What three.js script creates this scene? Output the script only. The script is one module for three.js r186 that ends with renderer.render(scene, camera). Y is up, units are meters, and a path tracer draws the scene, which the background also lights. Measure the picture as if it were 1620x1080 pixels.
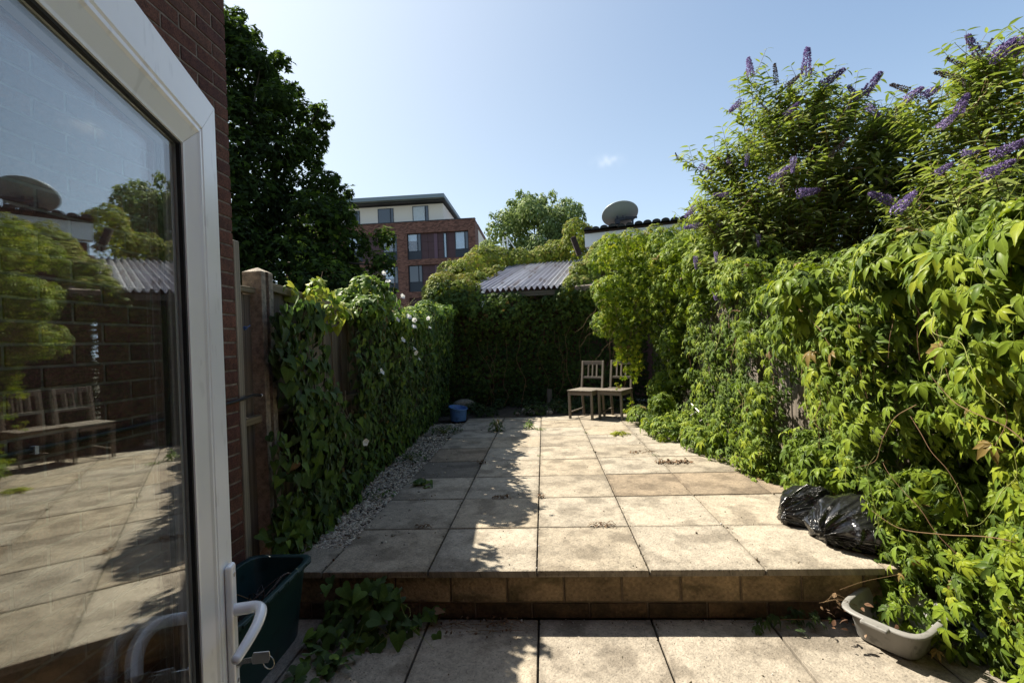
import * as THREE from 'three';
import { RoundedBoxGeometry } from 'three/addons/geometries/RoundedBoxGeometry.js';
import { mergeGeometries, mergeVertices } from 'three/addons/utils/BufferGeometryUtils.js';

// ------------------------------------------------------------------ camera, sky, sun, exposure
const scene = new THREE.Scene();
const camera = new THREE.PerspectiveCamera(71.66, 1024 / 682, 0.05, 400);
camera.position.set(0, 1.522, 0);
camera.rotation.order = 'YXZ';
camera.rotation.set(0.0003, 0.0665, -0.0388);
const renderer = new THREE.WebGLRenderer({ antialias: true });
renderer.toneMapping = THREE.LinearToneMapping;
renderer.toneMappingExposure = 2.5;
renderer.shadowMap.enabled = true;

const SUN = new THREE.Vector3(-0.76, 1, -0.477).normalize();
const sun = new THREE.DirectionalLight(new THREE.Color(1, 0.92, 0.78), 5);
sun.target.position.set(0, 0, -5); sun.position.copy(SUN).multiplyScalar(40).add(sun.target.position);
sun.castShadow = true;
Object.assign(sun.shadow.camera, { left: -18, right: 18, top: 18, bottom: -18, near: 1, far: 90 });
sun.shadow.mapSize.set(2048, 2048);
scene.add(sun, sun.target);

// ------------------------------------------------------------------ helpers: noise, textures
function rng(a) { return () => { a |= 0; a = a + 0x6D2B79F5 | 0; let t = Math.imul(a ^ a >>> 15, 1 | a); t = t + Math.imul(t ^ t >>> 7, 61 | t) ^ t; return ((t ^ t >>> 14) >>> 0) / 4294967296; }; }
const R = rng(20240611);
const rr = (a, b) => a + (b - a) * R();
const pick = (a) => a[Math.floor(R() * a.length)];
const lerp = (a, b, t) => a + (b - a) * t;
const clamp = (x, a = 0, b = 1) => Math.min(b, Math.max(a, x));
const sstep = (a, b, x) => { const t = clamp((x - a) / (b - a)); return t * t * (3 - 2 * t); };
function hash2(x, y, s) { let h = Math.imul(x, 374761393) + Math.imul(y, 668265263) + Math.imul(s, 974634277) | 0; h = Math.imul(h ^ h >>> 13, 1274126177); h ^= h >>> 16; return (h >>> 0) / 4294967296; }
function vnoise(x, y, px, py, s) {
  const xi = Math.floor(x), yi = Math.floor(y), fx = x - xi, fy = y - yi, m = (a, p) => ((a % p) + p) % p;
  const u = fx * fx * (3 - 2 * fx), v = fy * fy * (3 - 2 * fy), x0 = m(xi, px), x1 = m(xi + 1, px), y0 = m(yi, py), y1 = m(yi + 1, py);
  return lerp(lerp(hash2(x0, y0, s), hash2(x1, y0, s), u), lerp(hash2(x0, y1, s), hash2(x1, y1, s), u), v);
}
function fbm(u, v, fx, fy, oct, s) { let a = 0, w = 0.5, t = 0; for (let i = 0; i < oct; i++) { a += w * vnoise(u * fx, v * fy, fx, fy, s + i); t += w; w *= 0.55; fx *= 2; fy *= 2; } return a / t; }
const n3 = (x, y, z, s = 1) => { const k = 512; return (vnoise(x + 100, y + 100, k, k, s) + vnoise(y + 130, z + 100, k, k, s + 7) + vnoise(z + 160, x + 100, k, k, s + 13)) / 3; };
const toS = (c) => 255 * (c <= 0.0031308 ? c * 12.92 : 1.055 * Math.pow(clamp(c), 1 / 2.4) - 0.055);
function tex(n, fn, srgb = true, m = n) {
  const d = new Uint8Array(n * m * 4);
  for (let j = 0; j < m; j++) for (let i = 0; i < n; i++) {
    const c = fn((i + 0.5) / n, (j + 0.5) / m), k = (j * n + i) * 4;
    for (let q = 0; q < 3; q++) { const v = Array.isArray(c) ? c[q] : c; d[k + q] = srgb ? toS(v) : 255 * clamp(v); }
    d[k + 3] = 255;
  }
  const t = new THREE.DataTexture(d, n, m, THREE.RGBAFormat); t.wrapS = t.wrapT = THREE.RepeatWrapping; t.magFilter = THREE.LinearFilter; t.minFilter = THREE.LinearMipmapLinearFilter; t.generateMipmaps = true;
  if (srgb) t.colorSpace = THREE.SRGBColorSpace;
  t.needsUpdate = true; return t;
}
const rep = (t, x, y = x) => { const c = t.clone(); c.repeat.set(x, y); c.needsUpdate = true; return c; };
const mul = (c, k) => [c[0] * k, c[1] * k, c[2] * k];
const mix3 = (a, b, t) => [lerp(a[0], b[0], t), lerp(a[1], b[1], t), lerp(a[2], b[2], t)];
const C = (r, g, b) => new THREE.Color().setRGB(r, g, b);
const V = (x, y, f) => new THREE.Vector3(x, y, -f);          // x right, y up, f metres in front of the house

// sky: clear blue, paler towards the horizon and towards the sun, one wisp of cloud
{
  const W = 1024, Hh = 512, d = new Float32Array(W * Hh * 4), dir = new THREE.Vector3();
  for (let j = 0; j < Hh; j++) for (let i = 0; i < W; i++) {
    const th = ((i + 0.5) / W - 0.5) * 2 * Math.PI, el = ((j + 0.5) / Hh - 0.5) * Math.PI;
    dir.set(Math.cos(el) * Math.cos(th), Math.sin(el), Math.cos(el) * Math.sin(th));
    const y = Math.max(dir.y, 0), cs = clamp(dir.dot(SUN), -1, 1), g = Math.acos(cs);
    const zen = [0.033, 0.088, 0.195], hor = [0.355, 0.465, 0.57];
    let c = mix3(zen, hor, Math.pow(1 - y, 2.6));
    const glow = Math.exp(-g * g / 0.55) * 0.30 + Math.exp(-g / 0.55) * 0.24;
    c = [c[0] + glow * 0.9, c[1] + glow * 0.86, c[2] + glow * 0.75];
    const az = Math.atan2(dir.x, -dir.z);                     // small wisp low over the roofs
    const cw = Math.exp(-(((az - 0.148) / 0.02) ** 2) - (((el - 0.35) / 0.007) ** 2)) * sstep(0.35, 0.8, fbm(az * 30, el * 60, 9, 9, 5, 3)) * 1.4;
    c = mix3(c, [0.5, 0.52, 0.54], clamp(cw * 0.7));
    if (dir.y < 0) c = mix3([0.17, 0.18, 0.17], hor, Math.exp(dir.y * 40));
    const k = (j * W + i) * 4; d[k] = c[0]; d[k + 1] = c[1]; d[k + 2] = c[2]; d[k + 3] = 1;
  }
  const t = new THREE.DataTexture(d, W, Hh, THREE.RGBAFormat, THREE.FloatType);
  t.mapping = THREE.EquirectangularReflectionMapping; t.magFilter = THREE.LinearFilter; t.needsUpdate = true;
  scene.background = t; scene.environment = t;
}

// ------------------------------------------------------------------ helpers: objects
const used = {};
function numbered(n) { used[n] = (used[n] ?? -1) + 1; return used[n] ? `${n}_${String(used[n]).padStart(3, '0')}` : n; }
function thing(name, label, category, pos, turn = 0, group) {
  const o = new THREE.Group(); o.name = numbered(name); if (pos) o.position.copy(pos); o.rotation.y = turn;
  o.userData = { label, category }; if (group) o.userData.group = group; scene.add(o); return o;
}
function part(name, geo, mat, parent, label, stuff) {
  const m = new THREE.Mesh(Array.isArray(geo) ? merge(geo) : geo, mat); m.name = name; m.castShadow = m.receiveShadow = true;
  if (label) m.userData.label = label; if (stuff) m.userData.kind = 'stuff';
  parent.add(m); return m;
}
function structure(name, geo, mat) {
  const o = geo ? new THREE.Mesh(Array.isArray(geo) ? merge(geo) : geo, mat) : new THREE.Group();
  o.name = numbered(name); o.userData.kind = 'structure'; o.receiveShadow = o.castShadow = true; scene.add(o); return o;
}
function merge(gs) { return mergeGeometries(gs.map((g) => { const q = g.index ? g.toNonIndexed() : g; for (const k of Object.keys(q.attributes)) if (!['position', 'normal', 'uv'].includes(k)) q.deleteAttribute(k); if (!q.attributes.uv) q.setAttribute('uv', new THREE.BufferAttribute(new Float32Array(q.attributes.position.count * 2), 2)); return q; })); }
function boxUV(g, ou = 0, ov = 0, swap = false) {              // uv in metres from the dominant axis of each normal
  const p = g.attributes.position, n = g.attributes.normal, uv = new Float32Array(p.count * 2);
  for (let i = 0; i < p.count; i++) {
    const ax = Math.abs(n.getX(i)), ay = Math.abs(n.getY(i)), az = Math.abs(n.getZ(i)); let u, v;
    if (ay >= ax && ay >= az) { u = p.getX(i); v = p.getZ(i); } else if (ax >= az) { u = p.getZ(i); v = p.getY(i); } else { u = p.getX(i); v = p.getY(i); }
    uv[2 * i] = (swap ? v : u) + ou; uv[2 * i + 1] = (swap ? u : v) + ov;
  }
  g.setAttribute('uv', new THREE.BufferAttribute(uv, 2)); return g;
}
function rbox(w, h, d, r = 0.004, seg = 1) { return boxUV(new RoundedBoxGeometry(w, h, d, seg, Math.min(r, w / 2.1, h / 2.1, d / 2.1)), R() * 7, R() * 7); }
function box(w, h, d, x = 0, y = 0, z = 0) { return boxUV(new THREE.BoxGeometry(w, h, d).translate(x, y, z), R() * 7, R() * 7); }
function tube(pts, r, seg = 24, rad = 6, closed = false) {
  const c = new THREE.CatmullRomCurve3(pts, closed, 'centripetal'); return new THREE.TubeGeometry(c, seg, r, rad, closed);
}
function taperTube(pts, r0, r1, seg = 10, rad = 6) {
  const c = new THREE.CatmullRomCurve3(pts, false, 'centripetal'), g = new THREE.TubeGeometry(c, seg, 1, rad), p = g.attributes.position;
  for (let i = 0; i <= seg; i++) { const o = c.getPointAt(i / seg), r = lerp(r0, r1, i / seg); for (let j = 0; j <= rad; j++) { const k = i * (rad + 1) + j; p.setXYZ(k, o.x + (p.getX(k) - o.x) * r, o.y + (p.getY(k) - o.y) * r, o.z + (p.getZ(k) - o.z) * r); } }
  return g;
}
function bar(a, b, w, t = w) { const d = b.clone().sub(a), L = d.length(), g = new RoundedBoxGeometry(w, L, t, 1, Math.min(w, t) * 0.15); boxUV(g, R() * 5, R() * 5); g.applyQuaternion(new THREE.Quaternion().setFromUnitVectors(new THREE.Vector3(0, 1, 0), d.normalize())); return g.translate((a.x + b.x) / 2, (a.y + b.y) / 2, (a.z + b.z) / 2); }

// ------------------------------------------------------------------ materials
const M = {};
const std = (o) => new THREE.MeshStandardMaterial({ roughness: 0.85, ...o });
const phys = (o) => new THREE.MeshPhysicalMaterial({ roughness: 0.6, ...o });
// concrete paving: the texture holds 2 x 2 different slabs of 0.602 m with dirt along their edges
const slabTex = tex(1024, (u, v) => {
  const tx = Math.floor(u * 2), ty = Math.floor(v * 2), su = u * 2 - tx, sv = v * 2 - ty, ed = Math.min(su, 1 - su, sv, 1 - sv), id = tx + 2 * ty;
  const a = fbm(u, v, 5, 5, 5, 11), b = fbm(u, v, 28, 28, 4, 31), c = hash2(Math.floor(u * 1024), Math.floor(v * 1024), 5), sp = fbm(u, v, 120, 120, 2, 77);
  let k = 0.60 + 0.28 * (a - 0.5) + 0.30 * (b - 0.5) + 0.18 * (c - 0.5) + 0.32 * (sp - 0.5);
  const st = sstep(0.50, 0.72, fbm(u + id * 0.13, v, 6, 6, 5, 51)), gr = sstep(0.07, 0.0, ed + 0.10 * (fbm(u, v, 18, 18, 4, 53) - 0.5));
  k *= 1 - 0.20 * st; k *= 1 - 0.15 * gr; if (vnoise(u * 190, v * 190, 190, 190, 99) > 0.86) k *= 0.58;
  return mix3([0.51 * k, 0.447 * k, 0.35 * k], [0.42 * k, 0.36 * k, 0.275 * k], clamp(st + 0.5 * gr));
});
const slabBump = tex(512, (u, v) => 0.4 * fbm(u, v, 16, 16, 3, 12) + 0.6 * fbm(u, v, 110, 110, 2, 14), false);
const slabMat = (r, g, b) => std({ map: slabTex, bumpMap: rep(slabBump, 1.5), bumpScale: 0.004, color: C(r, g, b), roughness: 0.92 });
function slabGeo(w, h, d, cut = 0) {
  const g = new RoundedBoxGeometry(w, h, d, 1, 0.0045), p = g.attributes.position, uv = g.attributes.uv, ou = Math.floor(R() * 2) * 0.5, ov = Math.floor(R() * 2) * 0.5, fx = R() < 0.5 ? 1 : -1, fz = R() < 0.5 ? 1 : -1, sw = R() < 0.5, W = cut ? 0.61 : w + 0.004, D = cut ? 0.61 : d + 0.004;
  for (let i = 0; i < p.count; i++) { const a = clamp(0.5 + fx * p.getX(i) / W, 0.004, 0.996), b = clamp(0.5 + fz * p.getZ(i) / D, 0.004, 0.996); uv.setXY(i, ou + 0.5 * (sw ? b : a), ov + 0.5 * (sw ? a : b) + p.getY(i) * 0.3 * (b > 0.5 ? -1 : 1)); }
  return g;
}
M.slab = [slabMat(1, 1, 1), slabMat(1.05, 1.03, 1), slabMat(0.92, 0.9, 0.87), slabMat(0.97, 0.97, 0.98), slabMat(1.0, 0.96, 0.9)];
M.slabBrown = slabMat(0.74, 0.66, 0.58); M.slabDark = slabMat(0.46, 0.45, 0.45); M.slabLow = [slabMat(0.93, 0.93, 0.95), slabMat(0.86, 0.86, 0.88), slabMat(0.99, 0.97, 0.95)];
const grit = tex(512, (u, v) => { const k = 0.6 + 0.8 * (fbm(u, v, 12, 12, 6, 3) - 0.5) + 0.5 * (hash2(Math.floor(u * 512), Math.floor(v * 512), 9) - 0.5); return [k, k, k]; });
const gritBump = tex(512, (u, v) => fbm(u, v, 40, 40, 4, 8), false);
M.joint = std({ map: rep(grit, 2), color: C(0.11, 0.095, 0.075), roughness: 1 });
M.soil = std({ map: rep(grit, 1.5), color: C(0.09, 0.07, 0.05), bumpMap: rep(gritBump, 1.5), bumpScale: 0.02, roughness: 1 });
M.ground = std({ map: rep(grit, 0.1), color: C(0.10, 0.10, 0.06), roughness: 1 });
const blockTex = tex(512, (u, v) => { const a = fbm(u, v, 5, 5, 5, 61), b = fbm(u, v, 50, 50, 3, 62), st = sstep(0.45, 0.75, fbm(u, v, 3, 6, 4, 63)); const k = 0.6 + 0.6 * (a - 0.5) + 0.5 * (b - 0.5); return mix3([0.50 * k, 0.36 * k, 0.205 * k], [0.23 * k, 0.175 * k, 0.09 * k], st); });
M.block = [0.9, 0.74, 1.0, 0.68].map((k) => std({ map: rep(blockTex, 1.6), bumpMap: rep(gritBump, 2), bumpScale: 0.006, color: C(k, k, k), roughness: 0.95 }));
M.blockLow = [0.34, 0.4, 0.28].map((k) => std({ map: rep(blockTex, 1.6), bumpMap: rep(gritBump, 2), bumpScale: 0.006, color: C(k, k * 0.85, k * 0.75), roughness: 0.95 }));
const brickTex = tex(512, (u, v) => { const a = fbm(u, v, 8, 8, 5, 21), b = fbm(u, v, 70, 70, 2, 22); const k = 0.62 + 0.5 * (a - 0.5) + 0.75 * (b - 0.5); return mix3([k, k * 0.98, k * 0.96], [k * 0.8, k * 0.8, k * 0.84], sstep(0.55, 0.7, fbm(u, v, 5, 5, 4, 25))); });
M.brick = [[0.185, 0.078, 0.05], [0.16, 0.064, 0.042], [0.205, 0.09, 0.057], [0.14, 0.058, 0.044], [0.175, 0.08, 0.052]].map((c) => std({ map: rep(brickTex, 3), bumpMap: rep(gritBump, 5), bumpScale: 0.0012, color: C(...c), roughness: 0.95 }));
M.mortar = std({ map: rep(grit, 3), color: C(0.30, 0.25, 0.20), roughness: 1 });
const woodTex = tex(512, (u, v) => { const g = fbm(u, v, 40, 2, 4, 41), h = fbm(u, v, 9, 1, 4, 42), q = fbm(u, v, 120, 4, 2, 43); const k = 0.62 + 0.7 * (g - 0.5) + 0.45 * (h - 0.5) + 0.35 * (q - 0.5); return [k, k * 0.98, k * 0.95]; });
const woodBump = tex(512, (u, v) => 0.6 * fbm(u, v, 60, 2, 3, 44) + 0.4 * fbm(u, v, 14, 1, 2, 46), false);
const wood = (r, g, b) => std({ map: rep(woodTex, 2.5, 0.6), bumpMap: rep(woodBump, 2.5, 0.6), bumpScale: 0.003, color: C(r, g, b), roughness: 0.9 });
M.board = [wood(0.20, 0.17, 0.125), wood(0.24, 0.205, 0.15), wood(0.165, 0.145, 0.11), wood(0.21, 0.175, 0.135)];
M.boardGrey = [wood(0.23, 0.195, 0.165), wood(0.18, 0.15, 0.125), wood(0.27, 0.235, 0.205)];
M.rail = wood(0.30, 0.25, 0.16); M.batten = wood(0.42, 0.38, 0.30);
M.chair = [wood(0.29, 0.26, 0.22), wood(0.26, 0.23, 0.19), wood(0.235, 0.2, 0.165)];
M.post = std({ map: rep(grit, 4), color: C(0.42, 0.36, 0.28), bumpMap: rep(gritBump, 5), bumpScale: 0.004, roughness: 0.95 });
const dirt = tex(512, (u, v) => { const k = 0.94 + 0.1 * (fbm(u, v, 4, 4, 4, 83) - 0.5) - 0.10 * sstep(0.66, 0.8, fbm(u, v, 30, 10, 3, 84)); return [k, k, k * 0.985]; });
M.upvc = phys({ map: rep(dirt, 2), color: C(0.92, 0.935, 0.95), roughness: 0.3, clearcoat: 0.25, clearcoatRoughness: 0.15 });
M.handle = phys({ color: C(0.90, 0.91, 0.92), roughness: 0.2, clearcoat: 0.5, clearcoatRoughness: 0.12 });
M.rubber = std({ color: C(0.012, 0.012, 0.013), roughness: 0.7 });
M.spacer = std({ color: C(0.5, 0.5, 0.5), metalness: 0.6, roughness: 0.4 });
M.glass = phys({ color: C(0.93, 0.95, 0.94), transmission: 1, thickness: 0, roughness: 0, ior: 1.7 });
M.chrome = std({ color: C(0.62, 0.61, 0.58), metalness: 1, roughness: 0.22 });
M.cable = std({ color: C(0.012, 0.012, 0.014), roughness: 0.55 });
M.white = std({ color: C(0.78, 0.78, 0.76), roughness: 0.5 });
const leafTex = tex(64, (u, v) => { const x = Math.abs(u - 0.5) * 2, vein = Math.max(1 - x * 9, 0) + 0.65 * Math.max(0, 1 - Math.abs((((v * 5.5 - x * 1.3) % 1) + 1) % 1 - 0.5) * 9); const k = 0.80 + 0.3 * clamp(vein) + 0.12 * (hash2(Math.floor(u * 64), Math.floor(v * 64), 4) - 0.5); return [k, k, k * 0.92]; });
const leafMat = (r, g, b, o = {}) => phys({ map: leafTex, color: C(r, g, b), transmission: 0.42, thickness: 0, roughness: 0.95, side: THREE.DoubleSide, ior: 1.4, specularIntensity: 0.45, clearcoat: 0.2, clearcoatRoughness: 0.35, ...o });

// ------------------------------------------------------------------ leaf shapes (unit size, stalk at origin, tip towards +y, face towards +z)
function leaflet(L, W, ang = 0, o = {}) {
  const T = o.t ?? [0, 0.22, 0.48, 0.76, 1], HW = o.hw ?? [0.06, 0.42, 0.5, 0.3, 0], fold = o.fold ?? 0.35, droop = o.droop ?? 0.3, st = o.stalk ?? 0.04;
  const pos = [], uv = [], idx = [], ca = Math.cos(ang), sa = Math.sin(ang), n = T.length, jag = o.jag ?? 0;
  for (let i = 0; i < n; i++) for (const s of [-1, 0, 1]) {
    const w = HW[i] * W * (1 + jag * (i % 2 ? 0.25 : -0.2)), x = s * w, y = st + T[i] * L, z = -droop * T[i] * T[i] * L + (s ? fold * w : 0) - 0.02 * (s && i % 2 ? 1 : 0) * L;
    pos.push(x * ca + y * sa, y * ca - x * sa, z); uv.push(0.5 + s * 0.5, T[i]);
  }
  for (let i = 0; i < n - 1; i++) { const a = i * 3; for (const k of [0, 1]) idx.push(a + k, a + k + 1, a + k + 3, a + k + 1, a + k + 4, a + k + 3); }
  const g = new THREE.BufferGeometry(); g.setAttribute('position', new THREE.Float32BufferAttribute(pos, 3)); g.setAttribute('uv', new THREE.Float32BufferAttribute(uv, 2)); g.setIndex(idx); g.computeVertexNormals(); return g;
}
function palmate(seed, three) {
  const q = rng(seed), gs = [];
  (three ? [[-0.95, 0.7], [0.05, 1], [1.0, 0.72]] : [[-1.35, 0.62], [-0.68, 0.86], [0.02, 1], [0.7, 0.84], [1.38, 0.6]]).forEach(([a, l]) => gs.push(leaflet(l * (0.95 + q() * 0.2), l * 0.38, a + (q() - 0.5) * 0.2, { droop: 0.2 + q() * 0.6, fold: 0.3 + q() * 0.45, jag: 0.6, t: [0, 0.2, 0.4, 0.6, 0.8, 1], hw: [0.05, 0.34, 0.5, 0.46, 0.26, 0] })));
  gs.push(new THREE.CylinderGeometry(0.012, 0.014, 0.9, 3, 1).translate(0, -0.42, 0).rotateX(-0.35));
  return merge(gs);
}
function heart(seed) {
  const q = rng(seed), out = [[0, 0.06], [0.16, -0.1], [0.36, -0.12], [0.5, 0.05], [0.46, 0.3], [0.3, 0.58], [0.13, 0.83], [0, 1]], pos = [0, 0.12, 0], uv = [0.5, 0.12], idx = [];
  const P = [...out, ...out.slice(1, -1).reverse().map(([x, y]) => [-x, y])], dr = 0.2 + q() * 0.35, fo = 0.2 + q() * 0.25;
  for (const t of [0.4, 0.7]) { pos.push(0, t, -dr * t * t); uv.push(0.5, t); }
  for (const [x, y] of P) { pos.push(x, y, -dr * y * y + fo * Math.abs(x) + (q() - 0.5) * 0.07); uv.push(0.5 + x, clamp(y)); }
  const n = P.length, near = (i) => { const y = P[i][1]; return y > 0.62 ? 2 : y > 0.28 ? 1 : 0; };
  for (let i = 0; i < n; i++) { const j = (i + 1) % n, a = near(i), b = near(j); idx.push(a, 3 + j, 3 + i); if (a !== b) idx.push(a, b, 3 + j); }
  const g = new THREE.BufferGeometry(); g.setAttribute('position', new THREE.Float32BufferAttribute(pos, 3)); g.setAttribute('uv', new THREE.Float32BufferAttribute(uv, 2)); g.setIndex(idx); g.computeVertexNormals(); return g;
}
function lobed(seed) {
  const q = rng(seed), pos = [0, 0.35, 0], uv = [0.5, 0.35], idx = [], P = [];
  [[0, 0, 0], [-0.5, 0.05, 0.1], [-0.28, 0.3, 0.05], [-0.62, 0.62, 0.02], [-0.2, 0.62, 0.02], [0, 1.05, -0.2], [0.2, 0.62, 0.02], [0.62, 0.62, 0.02], [0.28, 0.3, 0.05], [0.5, 0.05, 0.1]].forEach(([x, y, z]) => P.push([x, y, z + (q() - 0.5) * 0.12]));
  for (const p of P) { pos.push(...p); uv.push(0.5 + p[0] * 0.8, clamp(p[1])); }
  for (let i = 0; i < P.length; i++) idx.push(0, 1 + (i + 1) % P.length, 1 + i);
  const g = new THREE.BufferGeometry(); g.setAttribute('position', new THREE.Float32BufferAttribute(pos, 3)); g.setAttribute('uv', new THREE.Float32BufferAttribute(uv, 2)); g.setIndex(idx); g.computeVertexNormals(); return g;
}
const LEAF = {
  palm: [palmate(1), palmate(2), palmate(3, true)], heart: [heart(1), heart(2), heart(3)], lobed: [lobed(1)],
  lance: [leaflet(1, 0.31, 0, { droop: 0.35, fold: 0.3, t: [0, 0.3, 0.65, 1], hw: [0.08, 0.5, 0.38, 0] }), leaflet(1, 0.27, 0, { droop: 0.1, fold: 0.4, t: [0, 0.3, 0.65, 1], hw: [0.08, 0.5, 0.38, 0] })],
  oval: [leaflet(1, 0.62, 0, { droop: 0.3, fold: 0.25, t: [0, 0.3, 0.65, 1], hw: [0.1, 0.5, 0.42, 0] })],
};
// a leaf placed at p, its face towards n, its tip towards 'tip'
const _x = new THREE.Vector3(), _y = new THREE.Vector3(), _z = new THREE.Vector3(), CAM = camera.position;
function leafM(p, n, tip, s, sy = s) {
  _z.copy(n).normalize(); _y.copy(tip).addScaledVector(_z, -tip.dot(_z)); if (_y.lengthSq() < 1e-6) _y.set(0, -1, 0.01); _y.normalize(); _x.crossVectors(_y, _z);
  return new THREE.Matrix4().makeBasis(_x.clone().multiplyScalar(s), _y.clone().multiplyScalar(sy), _z.clone().multiplyScalar(s)).setPosition(p);
}
const jit = (v, k) => v.add(new THREE.Vector3(R() - 0.5, R() - 0.5, R() - 0.5).multiplyScalar(2 * k));
// leaves: [{m, c, near}]: the 'single' nearest outer ones become parts, the rest one part of stuff
function addFoliage(o, leaves, geos, mats, single = 300, shift = [1, 1, 1]) {
  const inv = new THREE.Matrix4().copy(o.matrixWorld).invert(); o.updateMatrix(); inv.copy(o.matrix).invert();
  leaves.sort((a, b) => a.d - b.d);
  const nS = Math.min(single, leaves.length);
  for (let i = 0; i < nS; i++) {
    const l = leaves[i], m = new THREE.Mesh(geos[i % geos.length], R() < 0.008 ? SET.dead[Math.floor(R() * 7)] : mats[Math.min(mats.length - 1, Math.floor(l.k * mats.length))]);
    m.name = 'leaf'; m.castShadow = m.receiveShadow = true; new THREE.Matrix4().multiplyMatrices(inv, l.m).decompose(m.position, m.quaternion, m.scale); o.add(m);
  }
  const rest = leaves.slice(nS); if (!rest.length) return;
  const c = new THREE.Color();
  geos.forEach((geo, gi) => {
    const own = rest.filter((l, i) => i % geos.length === gi), im = new THREE.InstancedMesh(geo, mats.white, own.length);
    own.forEach((l, i) => { im.setMatrixAt(i, new THREE.Matrix4().multiplyMatrices(inv, l.m)); const q = R() < 0.008 ? [0.26, 0.18, 0.05] : mats.ramp(l.k); im.setColorAt(i, c.setRGB(q[0], q[1], q[2])); });
    im.name = 'foliage'; im.userData.kind = 'stuff'; im.castShadow = im.receiveShadow = true; o.add(im);
  });
}
// a ramp of leaf colours (linear), k = 0 old and dark ... 1 young and yellow
function leafSet(stops, o = {}, n = 7) {
  const ramp = (k) => { const t = clamp(k, 0, 0.9999) * (stops.length - 1), i = Math.floor(t); return mix3(stops[i], stops[i + 1], t - i); };
  const mats = []; for (let i = 0; i < n; i++) mats.push(leafMat(...ramp((i + 0.5) / n), o));
  mats.white = leafMat(1, 1, 1, o); mats.ramp = ramp; return mats;
}
const SET = {
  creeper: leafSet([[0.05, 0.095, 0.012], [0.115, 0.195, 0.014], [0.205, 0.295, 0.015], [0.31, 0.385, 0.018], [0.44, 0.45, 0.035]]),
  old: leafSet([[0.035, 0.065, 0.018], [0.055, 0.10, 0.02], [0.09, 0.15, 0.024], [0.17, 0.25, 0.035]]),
  roof: leafSet([[0.09, 0.12, 0.02], [0.19, 0.25, 0.028], [0.30, 0.37, 0.035], [0.32, 0.25, 0.045], [0.38, 0.44, 0.045]]),
  bind: leafSet([[0.05, 0.095, 0.026], [0.075, 0.145, 0.028], [0.13, 0.23, 0.032], [0.23, 0.35, 0.04], [0.42, 0.45, 0.06]]),
  budd: leafSet([[0.085, 0.125, 0.026], [0.14, 0.20, 0.032], [0.22, 0.30, 0.042], [0.34, 0.42, 0.055], [0.46, 0.48, 0.12]], { transmission: 0.52 }),
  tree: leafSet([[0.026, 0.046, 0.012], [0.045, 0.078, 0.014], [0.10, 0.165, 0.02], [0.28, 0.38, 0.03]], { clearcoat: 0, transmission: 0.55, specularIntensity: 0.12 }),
  pale: leafSet([[0.11, 0.17, 0.05], [0.17, 0.25, 0.07], [0.26, 0.34, 0.11], [0.36, 0.44, 0.18]]),
  weed: leafSet([[0.05, 0.10, 0.025], [0.09, 0.17, 0.03], [0.17, 0.28, 0.04]]),
  dead: leafSet([[0.10, 0.05, 0.03], [0.18, 0.10, 0.06], [0.26, 0.17, 0.10]], { transmission: 0.15 }),
};
M.stem = std({ color: C(0.16, 0.10, 0.045), roughness: 0.85 }); M.redStem = std({ color: C(0.14, 0.075, 0.035), roughness: 0.8 }); M.greenStem = std({ color: C(0.22, 0.24, 0.06), roughness: 0.8 });
M.bark = std({ map: rep(grit, 1, 0.3), color: C(0.12, 0.10, 0.075), roughness: 1, bumpMap: rep(gritBump, 1, 0.3), bumpScale: 0.03 });
const UP = new THREE.Vector3(0, 1, 0), DOWN = new THREE.Vector3(0, -1, 0);
function leafAt(out, p, n, size, k, o = {}) {
  const nn = n.clone().multiplyScalar(1).addScaledVector(UP, o.up ?? 0.45); jit(nn, o.jit ?? 0.62);
  const tip = DOWN.clone().multiplyScalar(0.8).addScaledVector(n, o.lean ?? 0.45); jit(tip, o.tj ?? 0.8);
  const s = size * (0.5 + 0.85 * Math.pow(R(), 1.2)); out.push({ m: leafM(p, nn, tip, s * (0.85 + 0.3 * R()), s), k: clamp(k + (R() + R() - 1) * 0.42), d: p.distanceTo(CAM) + (o.pen ?? 0) });
}
// leaves on the outside of a heap of balls [x, y, f, r]
function ballLeaves(out, balls, N, size, kf, o = {}) {
  const B = balls.map(([x, y, f, r]) => ({ c: V(x, y, f), r })), W = B.map((b) => b.r * b.r); const tot = W.reduce((a, b) => a + b, 0);
  for (let i = 0, tries = 0; i < N && tries < N * 6; tries++) {
    let q = R() * tot, j = 0; while (q > W[j] && j < B.length - 1) q -= W[j++];
    const b = B[j], d = new THREE.Vector3(R() * 2 - 1, R() * 2 - 1, R() * 2 - 1); if (d.lengthSq() > 1 || d.lengthSq() < 0.01) continue; d.normalize();
    if (d.y < (o.minY ?? -0.7)) continue;
    const dep = R() * R(), rad = b.r * (1.03 - (o.thick ?? 0.4) * dep + 0.35 * (n3(d.x * 2 + j, d.y * 2, d.z * 2, 5) - 0.5)), p = b.c.clone().addScaledVector(d, rad);
    if (o.clip && !o.clip(p)) continue;
    let inside = false; for (const c of B) if (c !== b && p.distanceTo(c.c) < c.r * 0.72) { inside = true; break; } if (inside) continue;
    leafAt(out, p, d, size, kf(p, d) - dep * 0.35, { pen: dep * 3, ...o }); i++;
  }
}
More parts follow.
